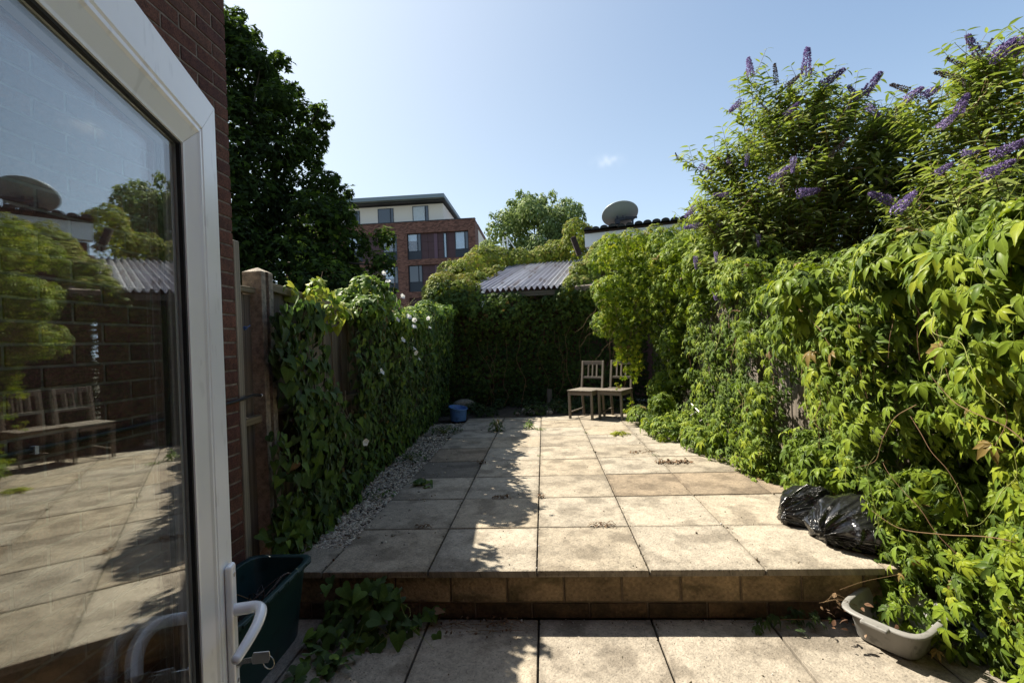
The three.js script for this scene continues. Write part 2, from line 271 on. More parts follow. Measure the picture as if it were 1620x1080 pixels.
// leaves over an upright sheet: N tries over a rectangle; where(a, y) gives the thickness or 0
function sheetLeaves(out, N, a0, a1, y0, y1, where, toP, normal, size, kf, o = {}) {
  for (let i = 0; i < N; i++) {
    const a = rr(a0, a1), y = rr(y0, y1), t = where(a, y); if (t <= 0) continue;
    const dep = Math.pow(R(), 1.4), p = toP(a, y, t * (1 - 0.75 * dep));
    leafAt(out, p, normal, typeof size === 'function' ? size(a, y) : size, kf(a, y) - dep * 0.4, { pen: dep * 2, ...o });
  }
}
function vine(o, pts, r, mat = M.stem, name = 'stem') { return part(name, taperTube(pts, r, r * 0.45, pts.length * 5, 5), mat, o); }

// ================================================================== the setting
const FX = (f) => -0.045 * Math.max(0, f - 3.2);              // the left fence runs slightly outwards
const UPY = 0.2745, J0 = -0.084, EDGE = 2.559, PITCH = 0.602, FACE = 2.589;
structure('ground', boxUV(new THREE.PlaneGeometry(500, 500).rotateX(-Math.PI / 2)).translate(0, -0.06, 0), M.ground);
// lower paving: slabs on sand
{
  const g = structure('lower_patio');
  part('sand_bed', box(3.76, 0.04, 2.62, 0.2, -0.052, -1.27), M.joint, g);
  for (let r = 0; r < 4; r++) for (let c = -3; c < 4; c++) {
    const x0 = Math.max(J0 + c * 0.604, -1.665), x1 = Math.min(J0 + (c + 1) * 0.604, 2.07), f1 = FACE - r * 0.604, f0 = f1 - 0.604; if (x1 - x0 < 0.1) continue;
    const s = part('paving_slab', slabGeo(x1 - x0 - 0.010, 0.035, f1 - f0 - 0.009), pick(M.slabLow), g);
    s.position.copy(V((x0 + x1) / 2, -0.0175 + rr(-0.0015, 0.0015), (f0 + f1) / 2)); s.rotation.set(rr(-0.002, 0.002), 0, rr(-0.002, 0.002));
  }
}
// raised paving
const upper = structure('upper_patio');
{
  part('sand_bed', box(3.75, 0.28, 5.36, 0.22, UPY - 0.037 - 0.14, -(FACE + 0.1 + 2.68)), M.joint, upper);
  const slab = (x0, x1, f0, f1, mat) => {
    const s = part('paving_slab', slabGeo(x1 - x0 - 0.008, 0.036, f1 - f0 - 0.008), mat, upper);
    s.position.copy(V((x0 + x1) / 2, UPY - 0.018 + rr(-0.002, 0.002), (f0 + f1) / 2)); s.rotation.set(rr(-0.003, 0.003), rr(-0.002, 0.002), rr(-0.003, 0.003));
  };
  for (let r = 0; r < 9; r++) for (let c = -2; c < 4; c++) {
    const f0 = EDGE + r * PITCH + (c > 0 && r > 1 ? 0.012 : 0), f1 = r === 8 ? f0 + 0.38 : f0 + PITCH, x0 = J0 + c * PITCH, x1 = Math.min(x0 + PITCH, 2.07);
    let mat = pick(M.slab);
    if (r === 2 && c >= 1) mat = M.slabBrown; if (r === 3 && c === -2) mat = M.slabDark; if (r === 4 && c === -2) mat = M.slabBrown;
    slab(x0, x1, f0, f1, mat);
  }
  slab(-1.66, -1.288, EDGE, EDGE + 0.32, M.slab[2]);
}
// block step wall below the edge
{
  const w = thing('step_wall', 'low stained block wall that carries the front edge of the raised paving', 'wall', V(0.2, 0, FACE));
  part('mortar', box(3.74, 0.236, 0.09, 0, 0.118, -0.0515), std({ map: rep(grit, 3), color: C(0.22, 0.165, 0.11), roughness: 1 }), w);
  const row = (y0, y1, off, mats, L) => { for (let x = -1.86 - off; x < 1.9; x += L) { const a = Math.max(x, -1.86), b = Math.min(x + L - 0.008, 1.87); if (b - a < 0.04) continue; const k = part('block', rbox(b - a, y1 - y0, 0.08, 0.005), pick(mats), w); k.position.set((a + b) / 2, (y0 + y1) / 2, -0.04 + rr(-0.003, 0.003)); k.rotation.y = rr(-0.008, 0.008); } };
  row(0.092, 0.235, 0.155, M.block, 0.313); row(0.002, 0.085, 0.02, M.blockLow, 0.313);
}
// soil strips and gravel
structure('soil', boxUV(new THREE.PlaneGeometry(4.1, 1.8, 1, 1).rotateX(-Math.PI / 2)).translate(0.1, UPY - 0.012, -8.55), M.soil);
structure('gravel_bed', boxUV(new THREE.PlaneGeometry(0.7, 5.2).rotateX(-Math.PI / 2)).translate(-1.63, UPY - 0.028, -(2.88 + 2.6)), M.soil);
{
  const base = new THREE.IcosahedronGeometry(1, 0); const p = base.attributes.position; const q = rng(5);
  const g = mergeVertices((() => { base.deleteAttribute('normal'); base.deleteAttribute('uv'); return base; })()); const gp = g.attributes.position;
  for (let i = 0; i < gp.count; i++) { const k = 0.72 + q() * 0.5; gp.setXYZ(i, gp.getX(i) * k * 1.15, gp.getY(i) * k * 0.62, gp.getZ(i) * k * 0.9); }
  const gg = g.toNonIndexed(); gg.computeVertexNormals();
  const N = 11000, im = new THREE.InstancedMesh(gg, std({ roughness: 0.8 }), N), m = new THREE.Matrix4(), e = new THREE.Euler(), qq = new THREE.Quaternion(), c = new THREE.Color();
  for (let i = 0; i < N; i++) {
    const u = R(), f = 2.87 + Math.pow(u, 1.5) * 4.5, s = rr(0.005, 0.012) * (R() < 0.12 ? 1.7 : 1), x = R() < 0.006 ? rr(-1.28, -0.9) : rr(-1.72 + FX(f), -1.30 + 0.02 * n3(f * 9, 1, 1, 3)), hump = 0.012 * n3(x * 8, f * 8, 1, 4);
    e.set(rr(-0.5, 0.5), rr(0, 6.3), rr(-0.5, 0.5)); qq.setFromEuler(e); m.compose(V(x, (x > -1.285 ? UPY : UPY - 0.022 + hump) + s * 0.3, f), qq, new THREE.Vector3(s, s, s)); im.setMatrixAt(i, m);
    const k = rr(0.25, 0.62) * (R() < 0.25 ? 0.4 : 1); im.setColorAt(i, R() < 0.3 ? c.setRGB(k * 0.96, k * 0.80, k * 0.62) : c.setRGB(k, k * 0.90, k * 0.70));
  }
  im.name = 'gravel'; im.userData = { kind: 'stuff', label: 'pale crushed stone strip between the raised paving and the ivy covered fence', category: 'gravel' }; im.castShadow = im.receiveShadow = true; scene.add(im);
}
// side wall of the house: bricks in view one by one, the rest as one part
{
  const w = thing('brick_wall', 'dark red brick side wall of the house next to the open glass door', 'wall', V(-1.67, 0, 0));
  const F1 = 2.48, H = 5.4, CR = 0.075, BL = 0.225;
  part('mortar', box(0.42, H, F1 - 0.02, -0.2138, H / 2, -(F1 - 0.02) / 2 - 0.008), M.mortar, w);
  const full = [], half = [], vis = [];
  for (let i = 0; i < 4; i++) { full.push(rbox(0.1, 0.065, 0.215, 0.0035)); half.push(rbox(0.1, 0.065, 0.1025, 0.0035)); }
  const rest = [];
  for (let c = 0; c * CR < H - 0.05; c++) {
    const y = c * CR + 0.0375; let f = F1, first = true;
    while (f > 0.06) {
      const hb = first && c % 2, L = hb ? 0.1125 : BL; first = false; const fc = f - L / 2; f -= L;
      if (fc - L / 2 < 0.02) break;
      vis.push({ y, fc, hb });
    }
  }
  const inView = (b) => b.fc > 1.28 && b.y < 1.522 + b.fc * 0.83 + 0.15 && b.y > 0.0; 
  const seen = vis.filter(inView).sort((a, b) => b.fc - a.fc);
  const cut = new Set(seen.slice(0, 300));
  for (const b of vis) {
    const g = pick(b.hb ? half : full), z = -b.fc, x = -0.05 + rr(-0.0015, 0.0015);
    if (cut.has(b)) { const m = part('brick', g, pick(M.brick), w); m.position.set(x, b.y, z); m.rotation.set(rr(-0.006, 0.006), rr(-0.008, 0.008), 0); }
    else rest.push(g.clone().translate(x, b.y, z));
  }
  part('brickwork', rest, M.brick[1], w, null, true);
}
// the back of the house: the camera stands in its doorway
{
  const h = thing('house', 'brick house whose back doorway the garden is seen from', 'house', V(0, 0, 0));
  const bm = std({ map: rep(brickTex, 3), color: C(0.25, 0.085, 0.055), roughness: 0.95 }), pl = std({ color: C(0.45, 0.42, 0.38) });
  part('wall', [box(1.27, 5.4, 0.3, -1.035, 2.7, 0.13), box(3.5, 5.4, 0.3, 2.36, 2.7, 0.13), box(1.01, 3.3, 0.3, 0.105, 3.75, 0.13)], bm, h);
  part('interior', [box(6, 0.1, 3, 0.9, -0.06, 1.8), box(6, 0.1, 3, 0.9, 2.5, 1.8), box(6, 2.6, 0.1, 0.9, 1.2, 3.3), box(0.1, 2.6, 3, -2, 1.2, 1.8), box(0.1, 2.6, 3, 4, 1.2, 1.8)], pl, h);
  part('roof', box(7, 0.12, 4, 0.9, 5.46, 1.9), std({ color: C(0.08, 0.07, 0.07) }), h);
  part('door_frame', [box(0.06, 2.08, 0.09, -0.37, 1.04, 0.06), box(0.06, 2.08, 0.09, 0.58, 1.04, 0.06), box(0.89, 0.06, 0.09, 0.105, 2.07, 0.06)], M.upvc, h);
}
// left fence: it runs slightly outwards

const leftFence = thing('wooden_fence', 'weathered board fence with concrete posts behind the bindweed', 'fence', V(-1.7, 0, 2.5));
{
  const P = (x, y, f) => new THREE.Vector3(x + FX(f) + 1.7, y, -(f - 2.5));
  const add = (n, g, m) => part(n, g, m, leftFence);
  add('batten', bar(P(-1.695, 0, 2.515), P(-1.695, 2.14, 2.503), 0.05, 0.05), M.batten);
  const topAt = (f) => 1.955 - 0.055 * Math.max(0, f - 2.85) ** 0.9;
  for (const pf of [2.775, 4.72, 6.6, 8.45]) {
    const y = pf < 3 ? 2.0 : 1.86, sh = new THREE.Shape([[-0.055, -0.058], [0.055, -0.058], [0.055, -0.02], [0.03, -0.018], [0.03, 0.018], [0.055, 0.02], [0.055, 0.058], [-0.055, 0.058], [-0.055, 0.02], [-0.03, 0.018], [-0.03, -0.018], [-0.055, -0.02]].map(([a, b]) => new THREE.Vector2(a, b)));
    const g = boxUV(new THREE.ExtrudeGeometry(sh, { depth: y, bevelEnabled: true, bevelSize: 0.004, bevelThickness: 0.004, bevelSegments: 1 }).rotateX(-Math.PI / 2));
    const post = add('concrete_post', g, M.post); post.position.copy(P(-1.725, 0, pf)); post.rotation.y = Math.PI / 2 * 0 ;
    const cap = part('post_cap', boxUV(new THREE.ConeGeometry(0.078, 0.03, 4, 1).rotateY(Math.PI / 4).toNonIndexed()), M.post, post); cap.position.set(0, y + 0.019, 0);
  }
  // short infill panel
  for (const [a, b] of [[2.535, 2.615], [2.622, 2.712]]) { const k = add('board', bar(P(-1.745, 0.3, (a + b) / 2), P(-1.745, 1.86, (a + b) / 2), 0.012, b - a), pick(M.board)); }
  add('rail', bar(P(-1.728, 1.885, 2.53), P(-1.728, 1.885, 2.72), 0.05, 0.035), M.rail);
  add('rail', bar(P(-1.722, 1.12, 2.53), P(-1.722, 1.125, 2.74), 0.06, 0.045), M.rail);
  let f = 2.85, lap = 0.0065;
  while (f < 9.2) {
    const w = rr(0.084, 0.096); if ([4.72, 6.6].some((p) => f + w > p - 0.06 && f < p + 0.06)) { f = f + 0.03; continue; }
    const t = topAt(f) - rr(0, 0.012); lap = -lap; add('board', bar(P(-1.737 + lap + rr(-0.001, 0.001), 0.16, f + w / 2), P(-1.737 + lap + rr(-0.001, 0.001), t, f + w / 2 + rr(-0.003, 0.003)), 0.011, w + 0.016), pick(M.board)); f += w;
  }
  for (const [a, b] of [[2.84, 4.66], [4.78, 6.54], [6.66, 9.2]]) for (const y of [0, 0.78, 1.5]) add('rail', bar(P(-1.708, topAt(a) - 0.03 - y, a), P(-1.708, topAt(b) - 0.03 - y, b), 0.04, 0.055), M.rail);
  add('gravel_board', bar(P(-1.735, 0.085, 2.85), P(-1.735, 0.085, 9.2), 0.15, 0.03), M.board[2]);
}
// right fence
{
  const o = thing('wooden_fence', 'grey split board fence showing through gaps in the sunlit creeper', 'fence', V(2.1, 0, 0.1));
  let f = 0.12; const P = (x, y, ff) => new THREE.Vector3(x - 2.1, y, -(ff - 0.1));
  while (f < 9.2) { const w = rr(0.085, 0.105); part('board', bar(P(2.1 + rr(-0.008, 0.008), 0.02, f + w / 2), P(2.1 + rr(-0.008, 0.008), 1.92 + rr(-0.02, 0.02), f + w / 2 + rr(-0.01, 0.01)), 0.014, w), pick(M.boardGrey), o); f += w + rr(0.001, 0.012); }
  for (const y of [0.5, 1.1, 1.75]) part('rail', bar(P(2.13, y, 0.12), P(2.13, y, 9.2), 0.07, 0.04), M.rail, o);
  for (const pf of [1.1, 2.95, 4.8, 6.65, 8.5]) part('post', bar(P(2.15, 0, pf), P(2.15, 1.96, pf), 0.09), M.boardGrey[1], o);
}
// shed with corrugated roof at the end of the garden
{
  const o = thing('brick_shed', 'old shed under a corrugated sheet roof at the end of the garden', 'shed', V(-0.43, 0, 9.5));
  const P = (x, y, f) => new THREE.Vector3(x + 0.43, y, -(f - 9.5));
  part('wall', [box(3.2, 2.22, 0.2, -0.5, 1.11, 0), box(3.2, 3.3, 0.2, 0.3, 1.65, -4.9), box(0.2, 2.4, 4.9, 1.1, 1.2, -2.45), box(0.2, 2.4, 4.9, -2.0, 1.2, -2.45)], M.brick[3], o);
  // roof: eave direction E, up the slope D
  const D = new THREE.Vector3(0.1685, 0.2749, -1.0134).normalize(), E = new THREE.Vector3(1, -0.012, 0.166).normalize(), Nn = new THREE.Vector3().crossVectors(D, E).normalize().multiplyScalar(-1); if (Nn.y < 0) Nn.negate();
  const O = P(-1.52, 2.503, 9.17), Lr = 4.6, pitch = 0.112, per = 5;
  const metal = tex(512, (u, v) => { const a = fbm(u, v, 6, 3, 5, 91), st = fbm(u, v, 40, 2, 3, 92); const k = 0.55 + 0.35 * (a - 0.5) + 0.35 * (st - 0.5); return mix3([k, k, k * 1.03], [0.22, 0.15, 0.11], 0.7 * sstep(0.58, 0.72, fbm(u, v, 9, 5, 5, 93))); });
  for (let s = 0; s < 4; s++) {
    const nW = 5, W = nW * pitch, pos = [], uv = [], idx = [], nu = nW * 8, nv = 12, x0 = s * (W - 0.012), lift = s * 0.0025, sk = rr(-0.02, 0.02), top = Lr - (s === 3 ? 0.05 : rr(0, 0.1));
    for (const side of [0, -0.004]) for (let j = 0; j <= nv; j++) for (let i = 0; i <= nu; i++) {
      const a = i / nu * W, h = 0.038 * Math.sin(a / pitch * 2 * Math.PI) + 0.006 * n3(a * 3, j, s, 3), d = sk + j / nv * (top - sk);
      const q = O.clone().addScaledVector(E, x0 + a).addScaledVector(D, d).addScaledVector(Nn, h + lift + side + 0.03); pos.push(q.x, q.y, q.z); uv.push((x0 + a) * 0.7 + s * 0.37, d * 0.4);
    }
    const st = (nu + 1) * (nv + 1);
    for (let j = 0; j < nv; j++) for (let i = 0; i < nu; i++) { const k = j * (nu + 1) + i; idx.push(k, k + 1, k + nu + 1, k + 1, k + nu + 2, k + nu + 1); idx.push(st + k, st + k + nu + 1, st + k + 1, st + k + 1, st + k + nu + 1, st + k + nu + 2); }
    for (let i = 0; i < nu; i++) idx.push(i, st + i, i + 1, i + 1, st + i, st + i + 1);
    const g = new THREE.BufferGeometry(); g.setAttribute('position', new THREE.Float32BufferAttribute(pos, 3)); g.setAttribute('uv', new THREE.Float32BufferAttribute(uv, 2)); g.setIndex(idx); g.computeVertexNormals();
    part('roof_sheet', g, std({ map: metal, color: C(...[[0.42, 0.41, 0.45], [0.60, 0.60, 0.64], [0.48, 0.48, 0.53], [0.66, 0.66, 0.68]][s]), metalness: 0.1, roughness: 0.45, side: THREE.DoubleSide }), o);
  }
  part('fascia', bar(O.clone().addScaledVector(E, -0.4).add(new THREE.Vector3(0, -0.06, -0.06)), O.clone().addScaledVector(E, 2.3).add(new THREE.Vector3(0, -0.06, -0.06)), 0.1, 0.03), M.board[2], o);
  // rough rendered verge on the right
  const vg = []; for (let i = 0; i < 7; i++) { const a = O.clone().addScaledVector(E, 2.33 + rr(-0.03, 0.05)).addScaledVector(D, i * 0.7 + 0.3).addScaledVector(Nn, -0.02); const g = rbox(0.34, 0.12, 0.72, 0.03); g.rotateX(0.265).rotateY(-0.165).translate(a.x, a.y, a.z); vg.push(g); }
  part('verge', vg, std({ map: rep(grit, 2), color: C(0.40, 0.32, 0.27), roughness: 1, bumpMap: rep(gritBump, 2), bumpScale: 0.02 }), o);
}
// house roof edge with white fascia and tiles, right behind the shed
{
  const o = thing('neighbouring_building', 'low building with white fascia board and dark roof tiles behind the shed', 'building', V(1.14, 0, 12));
  const a = new THREE.Vector3(0, 0, 0), dx = new THREE.Vector3(4.6, 0.0, 1.3).normalize(), L = 5.2, q = new THREE.Quaternion().setFromUnitVectors(new THREE.Vector3(1, 0, 0), dx);
  const on = (g) => g.applyQuaternion(q);
  part('wall', on(box(L - 0.1, 3.8, 0.2, L / 2, 1.9, -0.25)), M.brick[3], o);
  part('fascia', on(box(L, 0.36, 0.03, L / 2, 4.0, 0)), M.white, o); part('soffit', on(box(L, 0.02, 0.22, L / 2, 3.83, -0.12)), M.white, o);
  part('roof', on(box(L, 0.06, 3, L / 2, 4.18, -1.48)), std({ color: C(0.05, 0.035, 0.03), roughness: 0.9 }), o);
  for (let i = 0; i * 0.205 < L; i++) { const g = boxUV(new THREE.CylinderGeometry(0.1, 0.115, 0.34, 9, 1, false, 0, Math.PI).rotateX(Math.PI / 2).rotateZ(0).toNonIndexed()); g.rotateZ(Math.PI / 2); g.scale(1, 0.75, 1); const t = part('roof_tile', on(g.translate(i * 0.205 + 0.1, 4.21 + rr(-0.008, 0.012), 0.0 + rr(-0.02, 0.02))), std({ map: rep(grit, 2), color: C(0.05, 0.05, 0.045).multiplyScalar(rr(0.8, 1.3)), roughness: 0.95 }), o); }
}
// apartment block
{
  const Z = 43, X0 = -24, XR = -5.86, o = thing('apartment_building', 'four storey red brick apartment block with cream top floor and flat roof', 'building', V(XR, 0, Z));
  const P = (x) => x - XR;
  const bx = (x0, x1, y0, y1, d0, d1) => box(x1 - x0, y1 - y0, d1 - d0, P((x0 + x1) / 2), (y0 + y1) / 2, -(d0 + d1) / 2);   // d metres behind the front
  const wallT = tex(512, (u, v) => { const row = Math.floor(v * 40), k = 0.62 + 0.55 * (hash2(Math.floor(u * 13 + (row % 2) * 0.5), row, 71) - 0.5) + 0.3 * (fbm(u, v, 30, 60, 2, 72) - 0.5); return [k, k * 0.93, k * 0.9]; });
  const br = std({ map: rep(wallT, 1 / 3), color: C(0.27, 0.135, 0.095), roughness: 0.95 }), cream = std({ color: C(0.86, 0.76, 0.63) }), dark = std({ color: C(0.075, 0.03, 0.03), roughness: 0.6 }), plum = std({ color: C(0.13, 0.065, 0.085), roughness: 0.6 });
  const frameM = std({ color: C(0.022, 0.028, 0.036), roughness: 0.5 }), glass = phys({ color: C(0.012, 0.016, 0.02), roughness: 0.05, specularIntensity: 1, ior: 1.9 }), blind = std({ color: C(0.72, 0.76, 0.8), roughness: 0.6 }), roofM = std({ color: C(0.22, 0.26, 0.27), roughness: 0.6, metalness: 0.2 });
  const bands = [[11.88, 12.93], [8.93, 9.46], [5.9, 6.46], [2.9, 3.4], [0, 0.4]];
  part('wall', [...bands.map(([a, b]) => bx(X0, XR, a, b, 0, 0.35)), ...[[XR - 0.64, XR], [-13.2, -12.25], [-19.2, -18.3], [X0, X0 + 0.6]].map(([a, b]) => bx(a, b, 0.4, 11.88, 0.003, 0.35)), bx(XR - 0.35, XR, 0.4, 12.93, 0.36, 2.2)], br, o);
  part('side_wall', bx(XR - 0.3, XR - 0.02, 0, 12.5, 2.2, 22), cream, o); part('parapet', bx(XR - 0.32, XR + 0.02, 12.5, 12.93, 2.21, 22), br, o);
  part('core', bx(X0, XR - 0.36, 0, 12.6, 0.55, 22), dark, o); part('coping', bx(X0, XR + 0.04, 12.93, 13.0, -0.04, 0.4), frameM, o);
  // cladding in the bays, each panel its own
  for (const [y0, y1] of [[9.46, 11.88], [6.46, 8.93], [3.4, 5.9]]) {
    for (const [a, b] of [[-18.3, -13.2], [-12.25, XR - 0.64]]) { const n = a < -14 ? 4 : 6; for (let i = 0; i < n; i++) for (let j = 0; j < 3; j++) part('cladding_panel', bx(lerp(a, b, i / n) + 0.008, lerp(a, b, (i + 1) / n) - 0.008, lerp(y0, y1, j / 3) + 0.008, lerp(y0, y1, (j + 1) / 3) - 0.008, 0.26, 0.30), dark, o); }
    part('cladding_panel', bx(-9.76, -9.45, y0 + 0.02, y1 - 0.02, 0.22, 0.255), plum, o);
  }
  const win = (x0, x1, y0, y1, ml, d, bl, apron) => {
    const t = 0.055, w = part('window', [bx(x0, x0 + t, y0, y1, d - 0.04, d), bx(x1 - t, x1, y0, y1, d - 0.04, d), bx(x0 + t, x1 - t, y1 - t, y1, d - 0.04, d), bx(x0 + t, x1 - t, y0, y0 + t, d - 0.04, d), ...(ml ? [bx(ml - 0.05, ml + 0.05, y0 + t, y1 - t, d - 0.04, d)] : [])], frameM, o);
    const cuts = ml ? [[x0 + t, ml - 0.05], [ml + 0.05, x1 - t]] : [[x0 + t, x1 - t]];
    cuts.forEach(([a, b], i) => { part('pane', bx(a, b, y0 + t, y1 - t, d - 0.015, d - 0.005), bl > 0 && i === 0 ? glassOver : glass, w); });
    if (bl > 0) part('blind', bx(cuts[0][0], cuts[0][1], lerp(y1, y0, bl), y1 - t, d + 0.01, d + 0.03), blind, w);
    part('backing', bx(x0, x1, y0, y1, d + 0.035, d + 0.06), frameM, w);
    if (apron) part('apron', bx(x0, x1, apron, y0 - 0.01, d - 0.03, d), frameM, w);
  };
  const glassOver = phys({ color: C(0.9, 0.93, 0.95), transmission: 0.9, thickness: 0, roughness: 0.02, ior: 1.6 });
  // top floor
  part('upper_wall', [bx(X0, -8.93, 13.0, 14.75, 0.9, 1.1), bx(-9.12, -8.92, 13.0, 14.75, 1.1, 20)], cream, o);
  win(-15.2, -13.68, 13.0, 14.56, -13.98, 0.9, 0, 0); win(-11.85, -10.33, 13.03, 14.62, -10.63, 0.9, 1, 0); win(-18.4, -16.95, 13.0, 14.5, -17.25, 0.9, 0, 0); win(-21.6, -20.1, 13, 14.5, -20.4, 0.9, 0.5, 0);
  part('roof', boxUV(new THREE.ExtrudeGeometry(new THREE.Shape([[P(X0), 0], [P(-8.57), 0], [P(-8.57), 0.34], [P(X0), 0.34]].map((a) => new THREE.Vector2(...a))), { depth: 20, bevelEnabled: false })).translate(0, 14.98, -19.7), roofM, o);
  part('soffit', bx(X0, -8.6, 14.9, 14.975, 0.25, 20), frameM, o);
  // floor 2 and 1, and one below
  win(-14.56, -13.24, 10.27, 11.86, -13.58, 0.24, 0.45, 9.5); win(-12.22, -10.98, 10.22, 11.86, -11.3, 0.24, 0.4, 9.48); win(-8.86, -8.58, 9.5, 11.8, 0, 0.24, 1, 0); win(-7.78, -6.54, 10.22, 11.85, -6.86, 0.24, 1, 9.48);
  win(-14.5, -13.26, 7.35, 8.92, -13.6, 0.24, 0.7, 6.5); win(-12.2, -10.96, 7.36, 8.92, -11.3, 0.24, 0, 6.5); win(-8.86, -8.58, 6.55, 8.88, 0, 0.24, 1, 0); win(-7.78, -6.54, 7.3, 8.9, -6.86, 0.24, 0.6, 6.5);
  win(-17.9, -16.6, 10.25, 11.86, -16.95, 0.24, 0.5, 9.5); win(-17.9, -16.6, 7.35, 8.9, -16.95, 0.24, 0.3, 6.5);
}

// ================================================================== trees
function tree(name, label, base, trunkH, trunkR, balls, N, size, set, o = {}) {
  const t = thing(name, label, 'tree', base, 0); const L = [];
  const tr = part('trunk', taperTube([new THREE.Vector3(0, 0, 0), new THREE.Vector3(rr(-0.1, 0.1), trunkH * 0.5, rr(-0.1, 0.1)), new THREE.Vector3(rr(-0.2, 0.2), trunkH, 0)], trunkR, trunkR * 0.55, 10, 9), M.bark, t);
  const limbs = []; balls.forEach(([x, y, f, r], i) => { if (i % 11 === 0) { const e = V(x, y, f).sub(base), s = new THREE.Vector3(0, trunkH * rr(0.5, 1), 0); limbs.push(taperTube([s, s.clone().lerp(e, 0.5).add(new THREE.Vector3(0, 0.5, 0)), e], trunkR * 0.35, 0.02, 8, 5)); } });
  part('limbs', limbs, M.bark, t);
  ballLeaves(L, balls, N, size, o.k ?? (() => rr(0, 1)), { up: 0.6, jit: 0.7, tj: 0.8, thick: 0.75, ...o });
  const c = new THREE.Group(); c.name = 'crown'; t.add(c);
  const inv = new THREE.Matrix4().makeTranslation(-base.x, -base.y, -base.z), im = new THREE.InstancedMesh(o.geo ?? LEAF.lobed[0], set.white, L.length), col = new THREE.Color();
  L.forEach((l, i) => { im.setMatrixAt(i, inv.clone().multiply(l.m)); im.setColorAt(i, col.setRGB(...set.ramp(l.k))); }); im.name = 'foliage'; im.userData.kind = 'stuff'; im.castShadow = im.receiveShadow = true; c.add(im);
  return t;
}
{
  // edge of the crown (x at height y), taken 15 m away
  const edge = (y) => lerp(0.9, 0.3, sstep(9, 12, y)) * (vnoise(y * 0.75 + 3, 1.5, 64, 64, 17) - 0.55) + edge0(y), edge0 = (y) => { const E = [[0.5, -5.8], [3.9, -5.95], [6, -6.75], [7.7, -7.0], [9.6, -7.5], [10.7, -8.35], [11.8, -9.35], [12.5, -10.15], [13.2, -10.9]]; for (let i = 0; i < E.length - 1; i++) if (y <= E[i + 1][0]) return lerp(E[i][1], E[i + 1][1], (y - E[i][0]) / (E[i + 1][0] - E[i][0])); return -11.2; };
  const balls = [];
  for (let i = 0; i < 330; i++) {
    const y = rr(0.8, 12.6), r = rr(0.45, 0.95), xe = edge(y), cx = -11.3, w = xe - cx - r * 0.9; if (w < 0.1) continue;
    const a = rr(-0.2, Math.PI + 0.2), q = R() < 0.6 ? rr(0.7, 0.98) : rr(0.1, 0.75); balls.push([cx + w * Math.cos(a) * q, y, 15 - Math.abs(w) * 0.75 * Math.sin(a) * q, r]);
  }
  for (let i = 0; i < 46; i++) { const y = lerp(1.0, 12.9, i / 45) + rr(-0.15, 0.15), r = rr(0.28, 0.7); balls.push([edge(y) - r * rr(0.55, 1.5) + (R() < 0.25 ? 0.25 : 0), y, 15 + rr(-1.6, 0.8), r]); }
  for (let i = 0; i < 44; i++) { const y = lerp(2, 12.9, R()), r = rr(0.14, 0.3); balls.push([edge(y) + rr(-0.35, 0.45), y + 0.15, 15 + rr(-1.2, 0.6), r]); }
  for (let i = 0; i < 60; i++) balls.push([rr(-8.8, -6.1), rr(1.0, 6), rr(13.6, 15.5), rr(0.4, 0.75)]);
  for (let i = 0; i < 70; i++) balls.push([rr(-12, -6.2), rr(0.6, 4.2), rr(13, 15.5), rr(0.5, 0.9)]);
  balls.push([-5.0, 4.1, 14.6, 0.45], [-5.15, 3.2, 14.6, 0.5], [-4.95, 5.0, 14.8, 0.35]);
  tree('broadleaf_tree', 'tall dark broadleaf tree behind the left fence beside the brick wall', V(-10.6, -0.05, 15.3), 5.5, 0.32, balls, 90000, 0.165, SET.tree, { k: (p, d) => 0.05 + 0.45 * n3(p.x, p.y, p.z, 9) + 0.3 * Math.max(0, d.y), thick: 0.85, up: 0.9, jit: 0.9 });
  const b2 = [];
  for (let i = 0; i < 95; i++) { const a = rr(0, 6.28), q = Math.sqrt(R()), y = rr(-1, 1); b2.push([-0.1 + 2.35 * q * Math.cos(a) * Math.sqrt(1 - y * y * 0.8), 6.45 + y * 1.8, 24 + 1.6 * q * Math.sin(a), rr(0.35, 0.7)]); }
  for (let i = 0; i < 40; i++) { const a = rr(-1, 1); b2.push([-0.1 + 2.4 * a + rr(-0.2, 0.2), 6.6 + 1.9 * Math.sqrt(1 - a * a) + rr(-0.2, 0.55), 24 + rr(-0.6, 0.6), rr(0.12, 0.26)]); }
  tree('young_tree', 'pale green airy tree standing beyond the corrugated shed roof', V(0, -0.05, 24), 4.6, 0.14, b2, 21000, 0.15, SET.pale, { geo: LEAF.oval[0], thick: 0.9, k: (p) => 0.3 + 0.6 * n3(p.x * 1.5, p.y * 1.5, p.z * 1.5, 9) });
  const b3 = []; for (let i = 0; i < 16; i++) b3.push([-2.9 + rr(-0.9, 0.8), 5.9 + rr(-1.0, 1.0), 27 + rr(-0.6, 0.6), rr(0.3, 0.55)]);
  tree('small_tree', 'small light green treetop between the apartment block and the pale tree', V(-2.9, -0.05, 27), 4.6, 0.1, b3, 3600, 0.14, SET.pale, { geo: LEAF.oval[0], thick: 0.9, k: (p) => 0.35 + 0.6 * n3(p.x * 1.5, p.y * 1.5, p.z, 9) });
  // dark row behind the left fence
  const b4 = []; for (let i = 0; i < 40; i++) b4.push([rr(-10, -4.2), rr(0.2, 2.5), rr(9.6, 10.6), rr(0.4, 0.7)]);
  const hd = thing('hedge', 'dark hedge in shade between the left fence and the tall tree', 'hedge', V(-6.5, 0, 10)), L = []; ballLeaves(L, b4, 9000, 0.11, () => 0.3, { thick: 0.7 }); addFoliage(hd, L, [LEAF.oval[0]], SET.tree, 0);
}

// ================================================================== climbers
const LEFTW = new THREE.Vector3(-1, 0, 0), RIGHTW = new THREE.Vector3(1, 0, 0), TOCAM = new THREE.Vector3(0, 0, 1);
